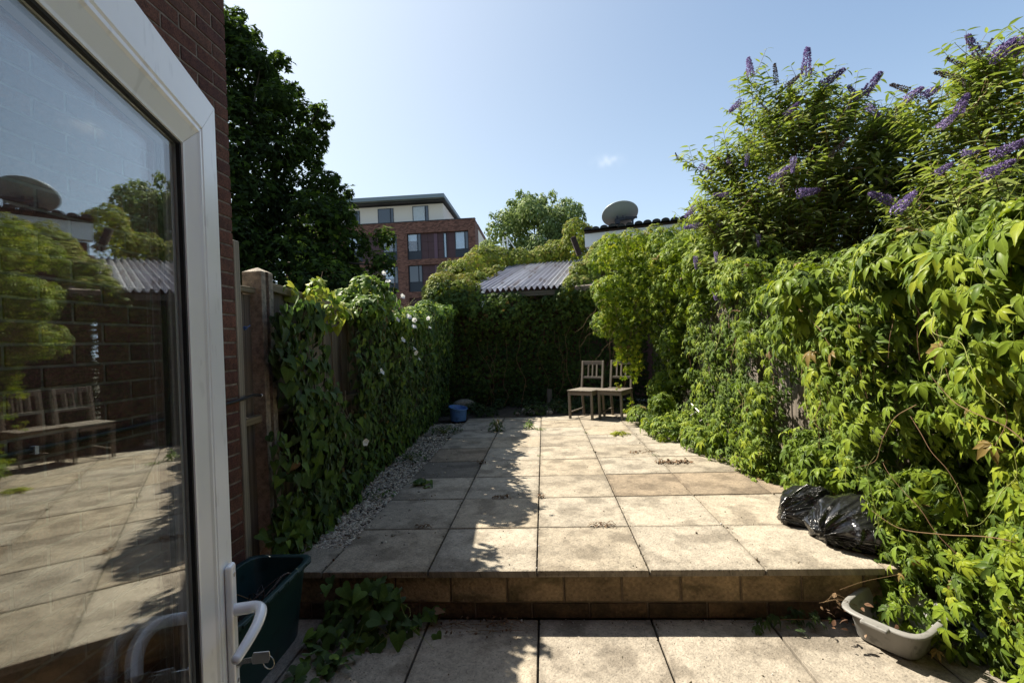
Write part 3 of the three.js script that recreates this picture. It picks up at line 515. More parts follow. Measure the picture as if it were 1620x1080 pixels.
// near creeper on the right fence
{
  const o = thing('virginia_creeper', 'large leaved bright green creeper over the fence beside the grey bowl and black bags', 'climber', V(2.1, 0, 2.4)), L = [];
  const T = (f, y) => {
    const n = n3(f * 2.2, y * 2.2, 3, 21), topY = lerp(1.9, 1.84, sstep(2.2, 3.6, f)) + 0.1 * n3(f * 3, 1, 1, 4);
    if (y > topY || f < 0.9 || f > 3.78 - 0.12 * (n3(y * 6, 2, 2, 8))) return 0;
    if (y < 0.02) return 0;
    let t = 0.10 + 0.36 * sstep(0.3, 0.7, n3(f * 2.6, y * 2.6, 3, 21)) + 0.12 * sstep(0.9, 2.0, y);
    if (f > 2.68 && f < 3.2 && y < 0.66) t = Math.min(t, 0.14); else if (y < 0.9 && f > 2.4 && f < 2.7) t += 0.12 * sstep(0.9, 0.2, y);
    if (f < 2.2) t *= lerp(0.5, 1, sstep(0.0, 1.4, y));
    if (f > 3.1 && y < 0.9) t = Math.max(t * 0.8, 0.11);
    if ((y > 1.15 || f < 2.7) && n3(f * 3.6, y * 3.6, 9, 33) < 0.345) return 0; if (((f - 3.92) / 0.24) ** 2 + ((y - 0.62) / 0.42) ** 2 < 1) return 0;
    return t;
  };
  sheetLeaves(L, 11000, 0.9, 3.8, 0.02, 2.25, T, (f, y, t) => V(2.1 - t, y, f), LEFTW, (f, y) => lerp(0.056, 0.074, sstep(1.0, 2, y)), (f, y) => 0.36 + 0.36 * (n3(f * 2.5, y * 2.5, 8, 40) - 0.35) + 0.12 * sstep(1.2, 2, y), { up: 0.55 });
  const top = []; for (let i = 0; i < 54; i++) { const f = rr(1.1, 3.9); top.push([rr(1.62, 2.9), lerp(1.76, 1.66, sstep(2.2, 3.6, f)) + rr(-0.12, 0.12), f, rr(0.1, 0.2)]); }
  ballLeaves(L, top, 4600, 0.082, (p) => 0.46 + 0.3 * (n3(p.x * 3, p.y * 3, p.z * 3, 3) - 0.4), { up: 0.8, minY: -0.4 });
  const ft = []; for (let i = 0; i < 14; i++) ft.push([rr(1.88, 2.02), UPY + rr(0.05, 0.4), rr(3.3, 3.75), rr(0.08, 0.15)]); ballLeaves(L, ft, 620, 0.066, () => 0.42, {});
  const low = []; for (let i = 0; i < 9; i++) low.push([rr(1.84, 2.0), rr(0.3, 0.95), rr(2.42, 2.66), rr(0.09, 0.15)]);
  ballLeaves(L, low, 420, 0.068, () => 0.42, { minY: -0.8 });
  const inv = o.position; const p = (x, y, f) => V(x, y, f).sub(inv);
  for (let i = 0; i < 20; i++) { const f = rr(1.3, 3.5), y = rr(0.3, 1.9), x = 2.05 - T(f, y) * 0.9, pts = []; let a = rr(0, 6.28); let q = [x, y, f]; for (let k = 0; k < 6; k++) { pts.push(p(...q)); a += rr(-0.6, 0.6); q = [clamp(q[0] + rr(-0.05, 0.03), 1.5, 2.06), q[1] + 0.1 * Math.sin(a), q[2] + 0.1 * Math.cos(a)]; } vine(o, pts, rr(0.0014, 0.0026), pick([M.redStem, M.greenStem, M.stem])); }
  vine(o, [p(1.95, 0.62, 1.75), p(1.8, 0.66, 2.0), p(1.72, 0.6, 2.2), p(1.66, 0.56, 2.38), p(1.62, 0.6, 2.5)], 0.003, M.stem);
  vine(o, [p(1.9, 0.3, 2.55), p(1.75, 0.28, 2.5), p(1.55, 0.25, 2.48), p(1.45, 0.2, 2.5)], 0.0018, M.stem);
  for (let k = 0; k < 14; k++) { const pts = []; let f = rr(1.6, 3.4), y = rr(1.0, 2.0), x = 1.7; for (let i = 0; i < 5; i++) { pts.push(p(x + rr(-0.03, 0.03), y, f)); y -= 0.1; f += rr(-0.05, 0.05); } vine(o, pts, 0.0025, pick([M.greenStem, M.redStem])); }
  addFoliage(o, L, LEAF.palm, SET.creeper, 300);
}
// middle creeper
{
  const o = thing('virginia_creeper', 'mid green creeper curtain on the fence between the two gaps of bare boards', 'climber', V(2.1, 0, 5.1)), L = [];
  const T = (f, y) => {
    const n = n3(f * 2.2, y * 2.2, 5, 22);
    if (f < 4.08 + 0.2 * (n3(y * 5, 2, 2, 8) - 0.5) + 0.25 * sstep(0.9, 1.4, y) * -1.2 || f > 6.25 || y > lerp(1.92, 2.6, sstep(4.2, 6, f))) return 0;
    let t = 0.09 + 0.30 * sstep(0.3, 0.7, n3(f * 2.4, y * 2.4, 5, 22)); if (y < 0.75) t += 0.42 * sstep(0.8, 0.3, y) * sstep(4.1, 4.9, f);
    if (y > 1.1 && n3(f * 3.4, y * 3.4, 3, 35) < 0.335) return 0; return t;
  };
  sheetLeaves(L, 6200, 3.7, 6.3, 0.28, 2.5, T, (f, y, t) => V(2.1 - t, y, f), LEFTW, 0.062, (f, y) => 0.34 + 0.4 * (n3(f * 2, y * 2, 8, 41) - 0.35) + 0.1 * sstep(1.2, 2, y), { up: 0.5 });
  const foot = []; for (let i = 0; i < 40; i++) { const f = rr(4.1, 6.9); foot.push([lerp(1.85, 1.3, sstep(4.0, 6.2, f)) + rr(0, 0.5), UPY + rr(0.02, 0.14), f, rr(0.1, 0.2)]); }
  ballLeaves(L, foot, 2300, 0.068, () => 0.45, { up: 1.0, minY: -0.2 });
  const top = []; for (let i = 0; i < 70; i++) { const f = rr(3.7, 7.2); top.push([rr(1.75, 2.8), lerp(1.82, 2.72, clamp((f - 3.9) / 2.9)) + rr(-0.2, 0.12), f, rr(0.12, 0.25)]); }
  ballLeaves(L, top, 4200, 0.062, () => 0.5, { up: 0.8, minY: -0.4 });
  const p = (x, y, f) => V(x, y, f).sub(o.position);
  for (let i = 0; i < 26; i++) { const pts = []; let f = rr(4.2, 6.0), y = rr(0.8, 2.0), x = 2.08 - T(f, y); for (let k = 0; k < 6; k++) { pts.push(p(x + rr(-0.04, 0.02), y, f)); y += rr(-0.14, 0.02); f += rr(-0.12, 0.12); } vine(o, pts, rr(0.002, 0.005), pick([M.stem, M.redStem, M.greenStem])); }
  addFoliage(o, L, LEAF.palm, SET.creeper, 300);
}
// overhanging mass at the far right, above the chairs
{
  const o = thing('virginia_creeper', 'yellow green creeper mass hanging down over the two chairs', 'climber', V(2.0, 0, 7.3)), L = [], B = [];
  for (let i = 0; i < 110; i++) { const x = rr(0.98, 3.2), top = lerp(2.6, 3.0, sstep(0.9, 2.3, x)) + rr(-0.15, 0.1); B.push([x, rr(1.7 + 0.25 * sstep(1.4, 1.9, x), top - 0.15), rr(7.0, 8.4), rr(0.12, 0.26)]); }
  for (let i = 0; i < 46; i++) { const f = rr(5.9, 7.2); B.push([lerp(1.95, 1.5, (f - 5.9) / 1.3) + rr(-0.1, 0.5), rr(1.7, lerp(2.45, 2.8, (f - 5.9) / 1.3)), f, rr(0.12, 0.22)]); }
  for (let i = 0; i < 30; i++) B.push([rr(1.0, 2.4), lerp(2.55, 2.95, R()), rr(6.9, 8.6), rr(0.14, 0.25)]);
  for (let i = 0; i < 9; i++) { let x = rr(1.0, 1.45), y = 1.55, f = 6.98 + rr(-0.05, 0.08); const e = rr(0.85, 1.3); while (y > e) { for (let k = 0; k < 3; k++) leafAt(L, V(x + rr(-0.045, 0.045), y + rr(-0.03, 0.03), f + rr(-0.05, 0.05)), TOCAM, 0.042, rr(0.35, 0.9)); y -= 0.045; x += rr(-0.03, 0.025); } }
  for (const [x, y0] of [[0.9, 1.5], [0.98, 1.55], [1.1, 1.32], [1.2, 1.2], [1.28, 1.22], [1.42, 1.42], [1.55, 1.5], [1.66, 1.25]]) for (let y = 2.3; y > y0; y -= 0.09) B.push([x + rr(-0.05, 0.05), y, 7.02 + rr(-0.06, 0.12), lerp(0.06, 0.13, sstep(y0, 2.2, y))]);
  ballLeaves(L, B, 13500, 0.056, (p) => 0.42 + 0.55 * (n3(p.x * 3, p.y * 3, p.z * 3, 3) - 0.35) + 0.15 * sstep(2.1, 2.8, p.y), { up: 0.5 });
  const col = []; for (let y = 0.32; y < 1.65; y += 0.045) { col.push([lerp(1.62, 1.82, sstep(0.3, 1.6, y)) + rr(-0.1, 0.16), y, rr(6.45, 6.95), rr(0.1, 0.19)]); }
  ballLeaves(L, col, 2600, 0.055, () => 0.42, { up: 0.5 });
  const wall = (f, y) => (n3(f * 3, y * 3, 1, 51) > 0.32 ? 0.12 + 0.1 * n3(f, y, 1, 52) : 0);
  sheetLeaves(L, 1600, 6.75, 8.6, 0.3, 2.4, wall, (f, y, t) => V(2.08 - t, y, f), LEFTW, 0.06, () => 0.2);
  const p = (x, y, f) => V(x, y, f).sub(o.position);
  for (let i = 0; i < 18; i++) { const pts = []; let x = rr(0.85, 2.1), y = rr(1.5, 2.2), f = rr(6.8, 7.0); const s = rr(-0.1, 0.05); for (let k = 0; k < 6; k++) { pts.push(p(x, y, f)); y -= rr(0.04, 0.13); x += s + rr(-0.05, 0.05); } vine(o, pts, rr(0.0015, 0.003), M.stem); }
  vine(o, [p(1.28, 1.6, 6.98), p(1.2, 1.3, 6.95), p(1.13, 1.1, 6.98), p(1.18, 0.9, 7.0), p(1.14, 0.75, 7.05)], 0.003, M.stem);
  for (const [x, y, f] of [[1.2, 1.05, 6.98], [1.16, 0.98, 6.98], [1.1, 0.82, 7.05], [1.22, 0.62, 6.95], [1.2, 0.5, 6.95], [1.18, 0.42, 6.95], [1.22, 0.36, 6.95]]) for (let k = 0; k < 6; k++) leafAt(L, V(x + rr(-0.06, 0.06), y + rr(-0.05, 0.05), f + rr(-0.04, 0.04)), TOCAM, 0.045, 0.6);
  addFoliage(o, L, LEAF.palm, SET.creeper, 300);
}
// creeper over the back wall
{
  const o = thing('wall_creeper', 'dense dark creeper covering the whole back wall below the corrugated roof', 'climber', V(-0.2, 0, 9.3)), L = [];
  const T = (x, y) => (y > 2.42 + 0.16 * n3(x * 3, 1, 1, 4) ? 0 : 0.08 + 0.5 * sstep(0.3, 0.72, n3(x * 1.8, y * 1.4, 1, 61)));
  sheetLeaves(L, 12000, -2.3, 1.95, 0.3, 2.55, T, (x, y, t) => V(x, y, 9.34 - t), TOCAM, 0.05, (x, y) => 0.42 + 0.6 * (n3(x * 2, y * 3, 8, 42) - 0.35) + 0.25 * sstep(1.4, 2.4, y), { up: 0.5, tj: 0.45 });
  const B = []; for (let x = -2.0; x < 1.1; x += 0.1) { const lip = x < -1.4 ? 0.3 : x > 0.33 ? 0.27 : (n3(x * 4, 1, 1, 7) > 0.45 ? 0.12 : 0.05); B.push([x, (x < -1.4 ? 2.4 : 2.3) + rr(-0.12, 0.1), 9.05 + rr(-0.06, 0.05), lip]); }
  ballLeaves(L, B, 2600, 0.055, () => 0.62, { up: 0.6 });
  // corner towards the left fence
  const cn = []; for (let i = 0; i < 40; i++) cn.push([rr(-2.3, -1.85), rr(0.4, 2.25), rr(8.1, 9.2), rr(0.14, 0.26)]);
  ballLeaves(L, cn, 2200, 0.05, () => 0.3, {});
  for (let i = 0; i < 16; i++) { let x = rr(-1.7, 1.4), y = UPY; const pts = []; for (let k = 0; k < 7; k++) { pts.push(V(x, y, 9.05 - rr(0, 0.06)).sub(o.position)); x += rr(-0.12, 0.12); y += rr(0.15, 0.3); } vine(o, pts, rr(0.004, 0.009), M.stem); }
  const ft = []; for (let i = 0; i < 70; i++) ft.push([rr(-1.8, 1.6), UPY + rr(-0.02, 0.07), rr(8.0, 9.2), rr(0.07, 0.17)]);
  ballLeaves(L, ft, 3000, 0.045, () => 0.3, { up: 1, minY: -0.1 });
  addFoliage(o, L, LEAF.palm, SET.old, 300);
}
// creeper on the shed roof and ridge
{
  const o = thing('roof_creeper', 'yellow and rust tinged creeper heaped along the ridge of the corrugated roof', 'climber', V(-1.2, 2.5, 9)), L = [], B = [];
  const path = [[-2.0, 2.5, 9.1, 0.3], [-2.05, 2.72, 9.8, 0.33], [-1.92, 3.1, 11, 0.38], [-1.68, 3.55, 12.2, 0.4], [-1.25, 3.76, 13.2, 0.4], [-0.5, 3.78, 13.5, 0.33], [0.2, 3.86, 13.5, 0.33], [0.85, 4.03, 13.1, 0.36], [1.1, 4.25, 12.2, 0.3]];
  for (let i = 0; i < path.length - 1; i++) for (let k = 0; k < 9; k++) { const t = R(), a = path[i], b = path[i + 1]; B.push([lerp(a[0], b[0], t) + rr(-0.18, 0.18), lerp(a[1], b[1], t) + rr(-0.12, 0.12), lerp(a[2], b[2], t) + rr(-0.2, 0.2), lerp(a[3], b[3], t) * rr(0.6, 1)]); }
  for (let i = 0; i < 26; i++) { const t = R(); B.push([lerp(-1.72, -1.15, t) + rr(-0.25, 0.22), lerp(2.68, 3.5, t), lerp(9.6, 12.8, t), rr(0.13, 0.24)]); }
  ballLeaves(L, B, 9500, 0.06, (p) => 0.28 + 0.75 * (n3(p.x * 2.2, p.y * 2, p.z * 2.2, 6) - 0.2), { up: 0.8, minY: -0.4 });
  // beside the rough verge
  const c = []; for (let i = 0; i < 40; i++) { const t = R(); c.push([lerp(0.52, 1.35, t) + rr(-0.08, 0.2), lerp(2.4, 3.35, t) + rr(-0.2, 0.12), lerp(9.0, 10, t), rr(0.12, 0.25)]); }
  for (let i = 0; i < 22; i++) c.push([rr(0.42, 0.95), rr(2.2, 2.6), rr(8.85, 9.15), rr(0.1, 0.17)]); for (let i = 0; i < 14; i++) c.push([rr(-1.75, -1.25), rr(2.3, 2.62), rr(8.95, 9.3), rr(0.1, 0.18)]);
  ballLeaves(L, c, 5200, 0.055, (p) => 0.3 + 0.6 * (n3(p.x * 3, p.y * 3, p.z * 3, 6) - 0.2), { up: 0.7, minY: -0.5 });
  const d = []; for (let i = 0; i < 22; i++) d.push([rr(1.5, 3.2), rr(3.4, 3.85), rr(10.3, 11.3), rr(0.14, 0.26)]);
  ballLeaves(L, d, 1700, 0.055, () => 0.5, { up: 0.7 });
  addFoliage(o, L, [LEAF.palm[1]], SET.roof, 0);
}
// bindweed on the left fence
const bindTop = (f) => { const K = [[3.85, 1.6], [4.05, 2.0], [4.35, 2.16], [4.7, 2.1], [5.1, 1.93], [5.6, 1.86], [6.4, 1.95], [7.2, 2.08], [8.3, 2.25]]; if (f < K[0][0]) return 1.0; for (let i = 0; i < K.length - 1; i++) if (f < K[i + 1][0]) return lerp(K[i][1], K[i + 1][1], (f - K[i][0]) / (K[i + 1][0] - K[i][0])) + 0.28 * (vnoise(f * 3.1, 2.5, 64, 64, 5) - 0.5); return 2.25; };
const bindT = (f, y) => { const n = n3(f * 2.4, y * 2.4, 7, 71); if (y > bindTop(f)) return 0; if (f < 3.95 && n3(f * 5, y * 5, 1, 73) < 0.38) return 0; return (0.08 + 0.24 * n) * lerp(0.45, 1, sstep(0.3, 0.9, y)) + 0.08 * sstep(1.0, 2.0, y) * sstep(3.9, 4.3, f); };
{
  const o = thing('bindweed', 'heart leaved bindweed with white flowers smothering the left fence', 'climber', V(-1.68, 0, 5)), L = [];
  sheetLeaves(L, 12000, 3.3, 9.1, 0.27, 2.4, bindT, (f, y, t) => V(-1.69 + FX(f) + t, y, f), RIGHTW, 0.058, (f, y) => 0.27 + 0.5 * (n3(f * 2, y * 2, 8, 43) - 0.3) + 0.08 * sstep(1.6, 2.2, y), { up: 0.45, tj: 0.4 });
  const B = []; for (let f = 4.1; f < 9.0; f += 0.075) B.push([-1.62 + FX(f) + rr(-0.22, 0.14), bindTop(f) - 0.14 + rr(-0.06, 0.05), f, rr(0.12, 0.2)]);
  ballLeaves(L, B, 6400, 0.056, () => 0.66, { up: 0.7, minY: -0.3 });
  const p = (x, y, f) => V(x, y, f).sub(o.position);
  for (let i = 0; i < 22; i++) { const f = rr(3.4, 7.6), pts = []; let y = rr(0.5, 1.8), x = -1.68 + FX(f) + bindT(f, y); for (let k = 0; k < 5; k++) pts.push(p(x + rr(-0.03, 0.03), y + k * 0.09, f + rr(-0.04, 0.04))); vine(o, pts, 0.0025, pick([M.stem, M.greenStem])); }
  for (let i = 0; i < 12; i++) { const f = rr(3.35, 3.75), y = rr(0.9, 1.15), pts = []; for (let k = 0; k < 5; k++) pts.push(p(-1.66 + rr(0, 0.05), y + rr(-0.08, 0.08) - k * 0.05, f + k * 0.06 + rr(-0.05, 0.05))); vine(o, pts, 0.003, M.batten); }
  for (let i = 0; i < 14; i++) { const f = rr(4.2, 5.6), y = bindTop(f) - 0.05; vine(o, [p(-1.6, y, f), p(-1.58 + rr(-0.05, 0.05), y + 0.1, f + rr(-0.05, 0.05)), p(-1.56 + rr(-0.1, 0.1), y + rr(0.15, 0.24), f + rr(-0.1, 0.1))], 0.003, pick([M.stem, M.greenStem])); }
  addFoliage(o, L, LEAF.heart, SET.bind, 300);
  // trumpet flowers where the photograph has them (x on the leaf face, height, distance)
  const prof = [[0.002, -0.035], [0.004, -0.015], [0.011, 0], [0.024, 0.011], [0.034, 0.016], [0.038, 0.0155]].map((a) => new THREE.Vector2(...a));
  const fg = new THREE.LatheGeometry(prof, 15), fp = fg.attributes.position; for (let i = 0; i < fp.count; i++) { const r = Math.hypot(fp.getX(i), fp.getZ(i)), a = Math.atan2(fp.getZ(i), fp.getX(i)), k = 1 + 0.12 * Math.cos(5 * a) * sstep(0.02, 0.038, r); fp.setXYZ(i, fp.getX(i) * k, fp.getY(i) + 0.003 * Math.cos(5 * a) * sstep(0.02, 0.038, r), fp.getZ(i) * k); } fg.computeVertexNormals();
  const petal = phys({ color: C(0.80, 0.80, 0.78), transmission: 0.3, thickness: 0, roughness: 0.95, side: THREE.DoubleSide });
  const FL = [[4.45, 2.14], [4.3, 2.2], [4.05, 1.86], [4.6, 1.78], [4.85, 1.82], [5.0, 1.72], [5.9, 1.86], [5.2, 1.48], [5.35, 1.44], [5.5, 1.36], [4.05, 1.3], [4.75, 1.58], [5.05, 1.8], [3.62, 0.78], [4.7, 2.02], [6.2, 1.75]];
  for (const [f, y] of FL) { const m = part('flower', fg, petal, o); m.position.copy(p(-1.68 + FX(f) + Math.max(0.2, bindT(f, y)) + 0.07, y, f)); m.quaternion.setFromUnitVectors(UP, jit(new THREE.Vector3(0.8, 0.2, 0.4), 0.75).normalize()); const s = rr(0.5, 0.85); m.scale.set(s, s, s); }
}
{
  const o = thing('bindweed', 'narrow trail of big dim heart shaped leaves right behind the concrete fence post', 'climber', V(-1.68, 0, 3)), L = [];
  const T = (f, y) => { const c = 3.12 + 0.12 * Math.sin(y * 3), w = lerp(0.66, 0.3, sstep(0.5, 1.7, y)); return Math.abs(f - c) < w * (0.6 + 0.6 * n3(f * 4, y * 4, 1, 9)) && n3(f * 5, y * 5, 2, 12) > 0.33 ? 0.05 + 0.14 * n3(f * 3, y * 3, 2, 5) : 0; };
  sheetLeaves(L, 1900, 2.65, 3.8, 0.28, 1.85, T, (f, y, t) => V(-1.66 + t, y, f), RIGHTW, 0.07, () => 0.3, { up: 0.4, tj: 0.4, lean: 0.2 });
  for (let i = 0; i < 420; i++) { const f = rr(2.66, 3.5), y = 0.28 + Math.pow(R(), 1.2) * (f < 2.85 ? 0.75 : 1.0); leafAt(L, V(-1.65 + rr(0, 0.14), y, f), RIGHTW, 0.066, 0.3); }
  const B = [[-1.62, 1.88, 3.3, 0.09], [-1.6, 1.8, 3.4, 0.1], [-1.62, 1.72, 3.5, 0.09], [-1.66, 1.96, 3.38, 0.07], [-1.7, 1.93, 3.06, 0.05]];
  B.push([-1.6, 1.95, 3.3, 0.08], [-1.6, 1.9, 3.45, 0.09], [-1.58, 1.8, 3.55, 0.08]); ballLeaves(L, B, 130, 0.06, () => 0.95, { up: 0.6 });
  const p = (x, y, f) => V(x, y, f).sub(o.position);
  vine(o, [p(-1.64, 1.85, 3.36), p(-1.63, 1.98, 3.38), p(-1.62, 2.1, 3.42)], 0.004, M.redStem); vine(o, [p(-1.64, 0.4, 3.05), p(-1.62, 0.9, 3.1), p(-1.64, 1.4, 3.2), p(-1.64, 1.86, 3.35)], 0.004, M.greenStem);
  // down by the tub
  for (let i = 0; i < 70; i++) leafAt(L, V(rr(-1.66, -1.5), rr(0.27, 0.5), rr(2.55, 2.85)), new THREE.Vector3(0.7, 0.4, 0.6), 0.06, 0.35);
  addFoliage(o, L, LEAF.heart, SET.bind, 300);
}
{
  const o = thing('bindweed', 'low patch of dark heart shaped leaves on the step wall by the green tub', 'climber', V(-1, 0, 2.45)), L = [];
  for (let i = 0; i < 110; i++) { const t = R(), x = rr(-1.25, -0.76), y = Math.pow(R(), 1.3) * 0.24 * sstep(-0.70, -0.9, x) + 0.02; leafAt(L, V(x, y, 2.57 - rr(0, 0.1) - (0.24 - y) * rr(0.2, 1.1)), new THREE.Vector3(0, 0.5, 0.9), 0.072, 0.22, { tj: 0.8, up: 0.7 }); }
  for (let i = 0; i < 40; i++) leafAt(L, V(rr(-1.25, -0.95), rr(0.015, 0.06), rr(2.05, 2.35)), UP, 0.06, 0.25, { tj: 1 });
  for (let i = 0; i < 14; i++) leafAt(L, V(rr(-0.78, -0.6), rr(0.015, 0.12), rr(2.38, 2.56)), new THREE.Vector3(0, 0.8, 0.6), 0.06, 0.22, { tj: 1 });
  const p = (x, y, f) => V(x, y, f).sub(o.position);
  for (let i = 0; i < 7; i++) vine(o, [p(rr(-1.2, -0.7), 0.2, 2.5), p(rr(-1.1, -0.7), 0.12, 2.45), p(rr(-1.2, -0.6), 0.02, 2.3)], 0.002, M.greenStem);
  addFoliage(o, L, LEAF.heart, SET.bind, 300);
}
// buddleia: arching stems with paired narrow leaves and purple flower spikes
const purple = [0, 1, 2].map((s) => {
  const q = rng(90 + s), gs = [], base = leaflet(1, 0.8, 0, { droop: 0.6, fold: 0.5, stalk: 0, t: [0, 0.5, 1], hw: [0.2, 0.6, 0.15] });
  const N = s === 2 ? 260 : 420;
  for (let i = 0; i < N; i++) { const t = Math.pow(q(), 0.8), a = q() * 6.283, r = (0.021 * Math.pow(1 - t, 0.65) + 0.004) * (0.75 + 0.4 * q()) * (s === 2 ? 0.6 : 1), l = 0.0095 * (0.7 + 0.6 * q()); gs.push(base.clone().scale(l, l, l).rotateX(-0.4 + q() * 1.2).rotateY(q() * 6.28).rotateZ(-1.0).rotateY(-a).translate(r * Math.cos(a), t * 0.2, r * Math.sin(a))); }
  gs.push(new THREE.CylinderGeometry(0.002, 0.004, 0.2, 5).translate(0, 0.1, 0)); return merge(gs);
});
const PURP = [[0.25, 0.185, 0.40], [0.19, 0.135, 0.31], [0.31, 0.24, 0.46]].map((c) => phys({ color: C(...c), transmission: 0.25, thickness: 0, roughness: 0.95, side: THREE.DoubleSide })), SPENT = std({ color: C(0.15, 0.12, 0.12), roughness: 0.95, side: THREE.DoubleSide });
function pixelPoint(u, v, f) { const d = new THREE.Vector3((u - 810) / 747.8, -(v - 540) / 747.8, -1).applyEuler(camera.rotation); return d.multiplyScalar(f / -d.z).add(camera.position); } // where a flower of the photograph stands, f metres off
function buddleia(label, base, tips, extra, seed) {
  const o = thing('buddleia', label, 'shrub', base), L = [], stems = [], p0 = base;
  const grow = (tip, opt = {}) => {
    const root = base.clone().add(new THREE.Vector3(rr(-0.25, 0.25), 0, rr(-0.25, 0.25))), h = tip.y;
    const c1 = root.clone().lerp(tip, 0.35); c1.y = h * rr(0.5, 0.62); const c2 = root.clone().lerp(tip, 0.75); c2.y = h * rr(0.88, 0.98);
    const pts = [root, c1, c2, tip], cv = new THREE.CatmullRomCurve3(pts); stems.push(taperTube(pts.map((q) => q.clone().sub(p0)), rr(0.008, 0.014), 0.0025, 14, 4));
    const len = cv.getLength(), n = Math.floor(len * (1 - 0.42) / 0.085); let ph = rr(0, 6);
    for (let i = 0; i < n; i++) {
      const t = 0.42 + 0.58 * (i + R() * 0.5) / n, q = cv.getPoint(Math.min(t, 1)), tg = cv.getTangent(Math.min(t, 1)); ph += 1.57 + rr(-0.3, 0.3);
      const sd = new THREE.Vector3(Math.cos(ph), 0.15, Math.sin(ph)).addScaledVector(tg, -0).normalize();
      for (const s of [1, -1]) { const d = sd.clone().multiplyScalar(s); d.y = 0.15; const tip2 = d.clone().addScaledVector(tg, 0.55).addScaledVector(DOWN, 0.35), nn = UP.clone().addScaledVector(d, -0.15).addScaledVector(tg, 0.2); jit(nn, 0.35); jit(tip2, 0.25); const ls = rr(0.10, 0.165) * (t > 0.92 ? 0.7 : 1); L.push({ m: leafM(q, nn, tip2, ls, ls), k: clamp(0.38 + 0.35 * t * t + rr(-0.25, 0.25)), d: q.distanceTo(CAM) + (t < 0.7 ? 2 : 0) }); }
      if (i % 3 === 1 && t > 0.5 && t < 0.95) {                // side shoot
        const len2 = rr(0.15, 0.4), e = q.clone().addScaledVector(sd, len2 * 0.7).addScaledVector(UP, len2 * 0.5); stems.push(taperTube([q, q.clone().lerp(e, 0.5).addScaledVector(DOWN, 0.02), e].map((w) => w.clone().sub(p0)), 0.003, 0.0015, 5, 3));
        const m = Math.floor(len2 / 0.06); for (let k = 1; k <= m; k++) { const qq = q.clone().lerp(e, k / m); for (const s of [1, -1]) { const d = new THREE.Vector3(-sd.z, 0.1, sd.x).multiplyScalar(s).addScaledVector(sd, 0.6); const nn = jit(UP.clone(), 0.5), tip2 = jit(d.addScaledVector(DOWN, 0.3), 0.3); const ls = rr(0.06, 0.11); L.push({ m: leafM(qq, nn, tip2, ls, ls), k: clamp(0.5 + rr(-0.25, 0.3)), d: qq.distanceTo(CAM) }); } }
      }
    }
    return cv;
  };
  for (const [u, v, f, du, dv, kind, s] of tips) {
    const tip = pixelPoint(u, v, f * 0.9), cv = grow(tip), dir = new THREE.Vector3(du, dv, rr(-0.3, 0.3)).normalize();
    const m = part('flower_spike', purple[kind === 2 ? 2 : kind % 2], kind === 2 ? SPENT : pick(PURP), o, kind === 2 ? 'faded brown flower spike' : undefined); m.position.copy(tip.clone().sub(p0).addScaledVector(dir, -0.06)); m.quaternion.setFromUnitVectors(UP, dir); const sz = f < 4 ? 0.72 : 1; m.scale.set(1.3 * s * sz, s * 1.12 * sz, 1.3 * s * sz); m.position.addScaledVector(CAM.clone().sub(tip).normalize(), 0.05); m.rotateY(rr(0, 6));
  }
  for (let i = 0; i < extra.n; i++) {
    const d = new THREE.Vector3(rr(-1, 1), rr(-0.75, 1), rr(-1, 1)); if (d.length() > 1) { i--; continue; } const q = d.length(); d.multiplyScalar((0.75 + 0.25 * q) / Math.max(q, 0.2));
    const tip = extra.c.clone().add(new THREE.Vector3(d.x * extra.r[0], d.y * extra.r[1], d.z * extra.r[2])); if (extra.ok && !extra.ok(tip)) { continue; } grow(tip);
    if (R() < 0.13) { const m = part('flower_spike', purple[2], SPENT, o, 'faded brown flower spike'), dir = jit(UP.clone(), 0.6).normalize(); m.position.copy(tip.clone().sub(p0)); m.quaternion.setFromUnitVectors(UP, dir); const s = rr(0.5, 0.9); m.scale.set(s, s, s); }
  }
  const fb = []; for (let i = 0; i < 110; i++) { const d = new THREE.Vector3(rr(-1, 1), rr(-1, 0.75), rr(-1, 1)); if (d.length() > 0.85 || d.y > 0.35) continue; const q = extra.c.clone().add(new THREE.Vector3(d.x * extra.r[0], d.y * extra.r[1] - 0.1, d.z * extra.r[2])); fb.push([q.x, q.y, -q.z, rr(0.18, 0.34)]); }
  ballLeaves(L, fb, extra.fill, 0.12, (p) => 0.55 + 0.6 * (n3(p.x * 3, p.y * 3, p.z * 3, 2) - 0.4), { up: 0.9, tj: 1.2, thick: 0.9, pen: 1 });
  part('stems', stems, M.stem, o, null, true);
  addFoliage(o, L, LEAF.lance, SET.budd, 300);
}
